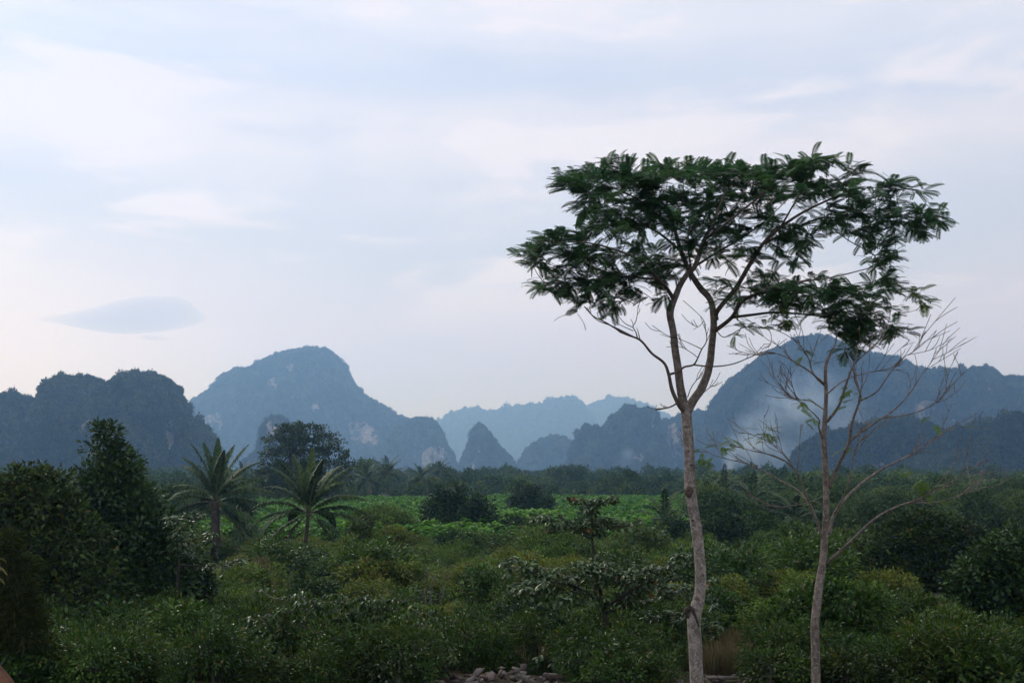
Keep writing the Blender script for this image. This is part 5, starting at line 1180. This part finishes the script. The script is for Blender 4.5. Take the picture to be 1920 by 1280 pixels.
# ------------------------------------------------------------------ haze, smoke, cloud
def box_mesh(name, a, b, m):
    x0, y0, z0 = a; x1, y1, z1 = b
    V = [(x0, y0, z0), (x1, y0, z0), (x1, y1, z0), (x0, y1, z0), (x0, y0, z1), (x1, y0, z1), (x1, y1, z1), (x0, y1, z1)]
    return mesh(name, V, np.array([[0, 3, 2, 1], [4, 5, 6, 7], [0, 1, 5, 4], [1, 2, 6, 5], [2, 3, 7, 6], [3, 0, 4, 7]]), m)
m, t = mat('haze_air')
pv = t.n('ShaderNodeVolumePrincipled', ins={'Color': (.32, .59, 1.0, 1), 'Density': HAZE, 'Anisotropy': .55, 'Absorption Color': (1, 1, 1, 1)})
t.n('ShaderNodeOutputMaterial', ins={'Volume': pv.outputs[0]})
o = obj('haze', box_mesh('haze', (-7600, -900, -2.5), (7600, 9400, 395), m))
tag(o, 'thin blue evening haze filling the valley air', kind='stuff')
# a smooth lens-shaped cloud hanging over the left hill, far beyond the haze
def puff_mesh(name, outline_top, outline_bot, Y, depth, m, n=64, k=16):
    """closed lens-like body: its cross-sections run between an upper and a lower outline"""
    a = np.linspace(outline_top[0][0], outline_top[-1][0], n)
    tp = np.interp(a, *np.array(outline_top, float).T); bt = np.interp(a, *np.array(outline_bot, float).T)
    ker = np.hanning(7); ker /= ker.sum(); tp = np.convolve(np.pad(tp, 3, mode='edge'), ker, 'valid'); bt = np.convolve(np.pad(bt, 3, mode='edge'), ker, 'valid')
    V = []
    for i in range(n):
        pt, pb = W(a[i], tp[i], Y), W(a[i], bt[i], Y); c = (pt + pb) / 2; hh = max((pt[2] - pb[2]) / 2, .2)
        f = max(math.sin(math.pi * (i + .5) / n), .02) ** .7
        for j in range(k):
            q = 2 * math.pi * j / k; V.append(c + np.array([0, math.cos(q) * depth * f, math.sin(q) * hh]))
    i = (np.arange(n - 1)[:, None] * k + np.arange(k)[None]).ravel(); j = (np.arange(n - 1)[:, None] * k + (np.arange(k)[None] + 1) % k).ravel()
    Fq = np.stack([i, j, j + k, i + k], -1)
    V = np.array(V + [np.mean(V[:k], 0), np.mean(V[-k:], 0)]); q = np.arange(k); r = (q + 1) % k
    Ft = np.concatenate([np.stack([r, q, np.full(k, n * k)], -1), np.stack([(n - 1) * k + q, (n - 1) * k + r, np.full(k, n * k + 1)], -1)])
    return mesh(name, V, [Fq, Ft], m, True)
def vol_mat(name, col, dens, g=.3, noise=None, absorb=(1, 1, 1, 1)):
    m, t = mat(name); d = dens
    if noise:
        co = t.n('ShaderNodeNewGeometry').outputs['Position']
        n_ = t.n('ShaderNodeTexNoise', ins={'Vector': co, 'Scale': noise[0], 'Detail': 3.0, 'Roughness': .55}).outputs[0]
        d = t.math('MULTIPLY', t.smooth(n_, noise[1], noise[2]), dens)
    pv = t.n('ShaderNodeVolumePrincipled', ins={'Color': (*col, 1), 'Density': d, 'Anisotropy': g, 'Absorption Color': absorb})
    t.n('ShaderNodeOutputMaterial', ins={'Volume': pv.outputs[0]})
    return m
CLM = vol_mat('cloud_vapour', (.76, .85, 1.0), 1.6e-3, .0, absorb=(0, 0, 0, 1))
o = obj('lens_cloud', puff_mesh('lens_cloud', [(68, 600), (110, 597), (150, 590), (200, 578), (250, 562), (290, 556), (335, 556), (355, 563), (372, 580), (392, 596)], [(68, 601), (110, 606), (150, 616), (200, 624), (250, 625), (290, 622), (335, 616), (355, 612), (372, 606), (392, 598)], 9000, 420, CLM))
tag(o, 'smooth blue-grey lens-shaped cloud above the left hill', 'cloud')
o = obj('lens_cloud', puff_mesh('lens_cloud_small', [(256, 634), (270, 630), (290, 628), (308, 631), (322, 635)], [(256, 635), (270, 637), (290, 638), (308, 638), (322, 636)], 9000, 160, CLM))
tag(o, 'small dim cloud wisp just under the lens-shaped cloud', 'cloud')

# smoke of small fires at the foot of the hills: soft round puffs, thinning as they rise
def smoke_mat(name, dens):
    m, t = mat(name)
    co = t.n('ShaderNodeTexCoord').outputs['Object']
    ln = t.n('ShaderNodeVectorMath', operation='LENGTH', ins={0: co}).outputs['Value']
    ps = t.n('ShaderNodeNewGeometry').outputs['Position']
    n_ = t.n('ShaderNodeTexNoise', ins={'Vector': ps, 'Scale': .05, 'Detail': 3.0, 'Roughness': .6}).outputs[0]
    d = t.math('MULTIPLY', t.math('MULTIPLY', t.smooth(ln, 1.0, .15), t.smooth(n_, .30, .62)), dens * 1.4)
    pv = t.n('ShaderNodeVolumePrincipled', ins={'Color': (.50, .70, 1.0, 1), 'Density': d, 'Anisotropy': .2, 'Absorption Color': (1, 1, 1, 1)})
    t.n('ShaderNodeOutputMaterial', ins={'Volume': pv.outputs[0]})
    return m
u_ = np.linspace(0, np.pi, 13); v_ = np.arange(20) / 20 * 2 * np.pi
Vs = np.array([[math.sin(a) * math.cos(c), math.sin(a) * math.sin(c), math.cos(a)] for a in u_[1:-1] for c in v_] + [[0, 0, 1], [0, 0, -1]])
q_ = np.arange(20); r_ = (q_ + 1) % 20
Fq_ = np.concatenate([np.stack([i * 20 + q_, (i + 1) * 20 + q_, (i + 1) * 20 + r_, i * 20 + r_], -1) for i in range(10)])
Ft_ = np.concatenate([np.stack([q_, r_, np.full(20, 220)], -1), np.stack([200 + r_, 200 + q_, np.full(20, 221)], -1)])
def smoke(label, puffs, Y):
    c0 = W(puffs[0][0], puffs[0][1], Y); root = empty('smoke', c0); tag(root, label, kind='stuff')
    for (a, b_, ra, rb, dn) in puffs:
        o = obj('puff', mesh('smoke_puff', Vs, [Fq_, Ft_], smoke_mat('smoke_air', dn), True), root)
        o.location = W(a, b_, Y) - c0; o.scale = (ra * Y / F, ra * Y / F, rb * Y / F)
smoke('pale blue smoke drifting up across the massive mountain behind the two trunks', [(1366, 880, 18, 20, .05), (1376, 858, 30, 28, .03), (1398, 832, 48, 38, .022), (1425, 800, 66, 46, .016), (1466, 768, 84, 56, .012), (1520, 735, 110, 60, .008), (1435, 845, 100, 56, .011), (1560, 790, 110, 70, .006)], 1080)
smoke('small white smoke wisp at the foot of the lumpy hill', [(1158, 886, 9, 10, .06), (1164, 874, 15, 15, .03), (1175, 856, 24, 22, .016)], 1150)
zt = float(W(1464, 940, HY)[2]) - hz; zb_ = float(W(1464, 957, HY)[2]) - hz
o = obj('wall', box_mesh('hut_wall', (-.22, -.35, zb_), (.22, .35, zt), M['red']), hut)
o = obj('wall', box_mesh('hut_side_wall', (-.36, -.42, zb_), (.40, -.36, zb_ + .32), M['red']), hut)
for sx in (-.3, .3):
    for sy in (-.3, .3): obj('post', box_mesh('hut_post', (sx - .03, sy - .03, 0), (sx + .03, sy + .03, zb_), M['bark_dark']), hut)
o = obj('roof', box_mesh('hut_roof', (-.42, -.55, -.02), (.42, .55, .02), M['sheet']), hut); o.location = (.05, 0, zt + .14); o.rotation_euler = (R(16), R(26), 0)
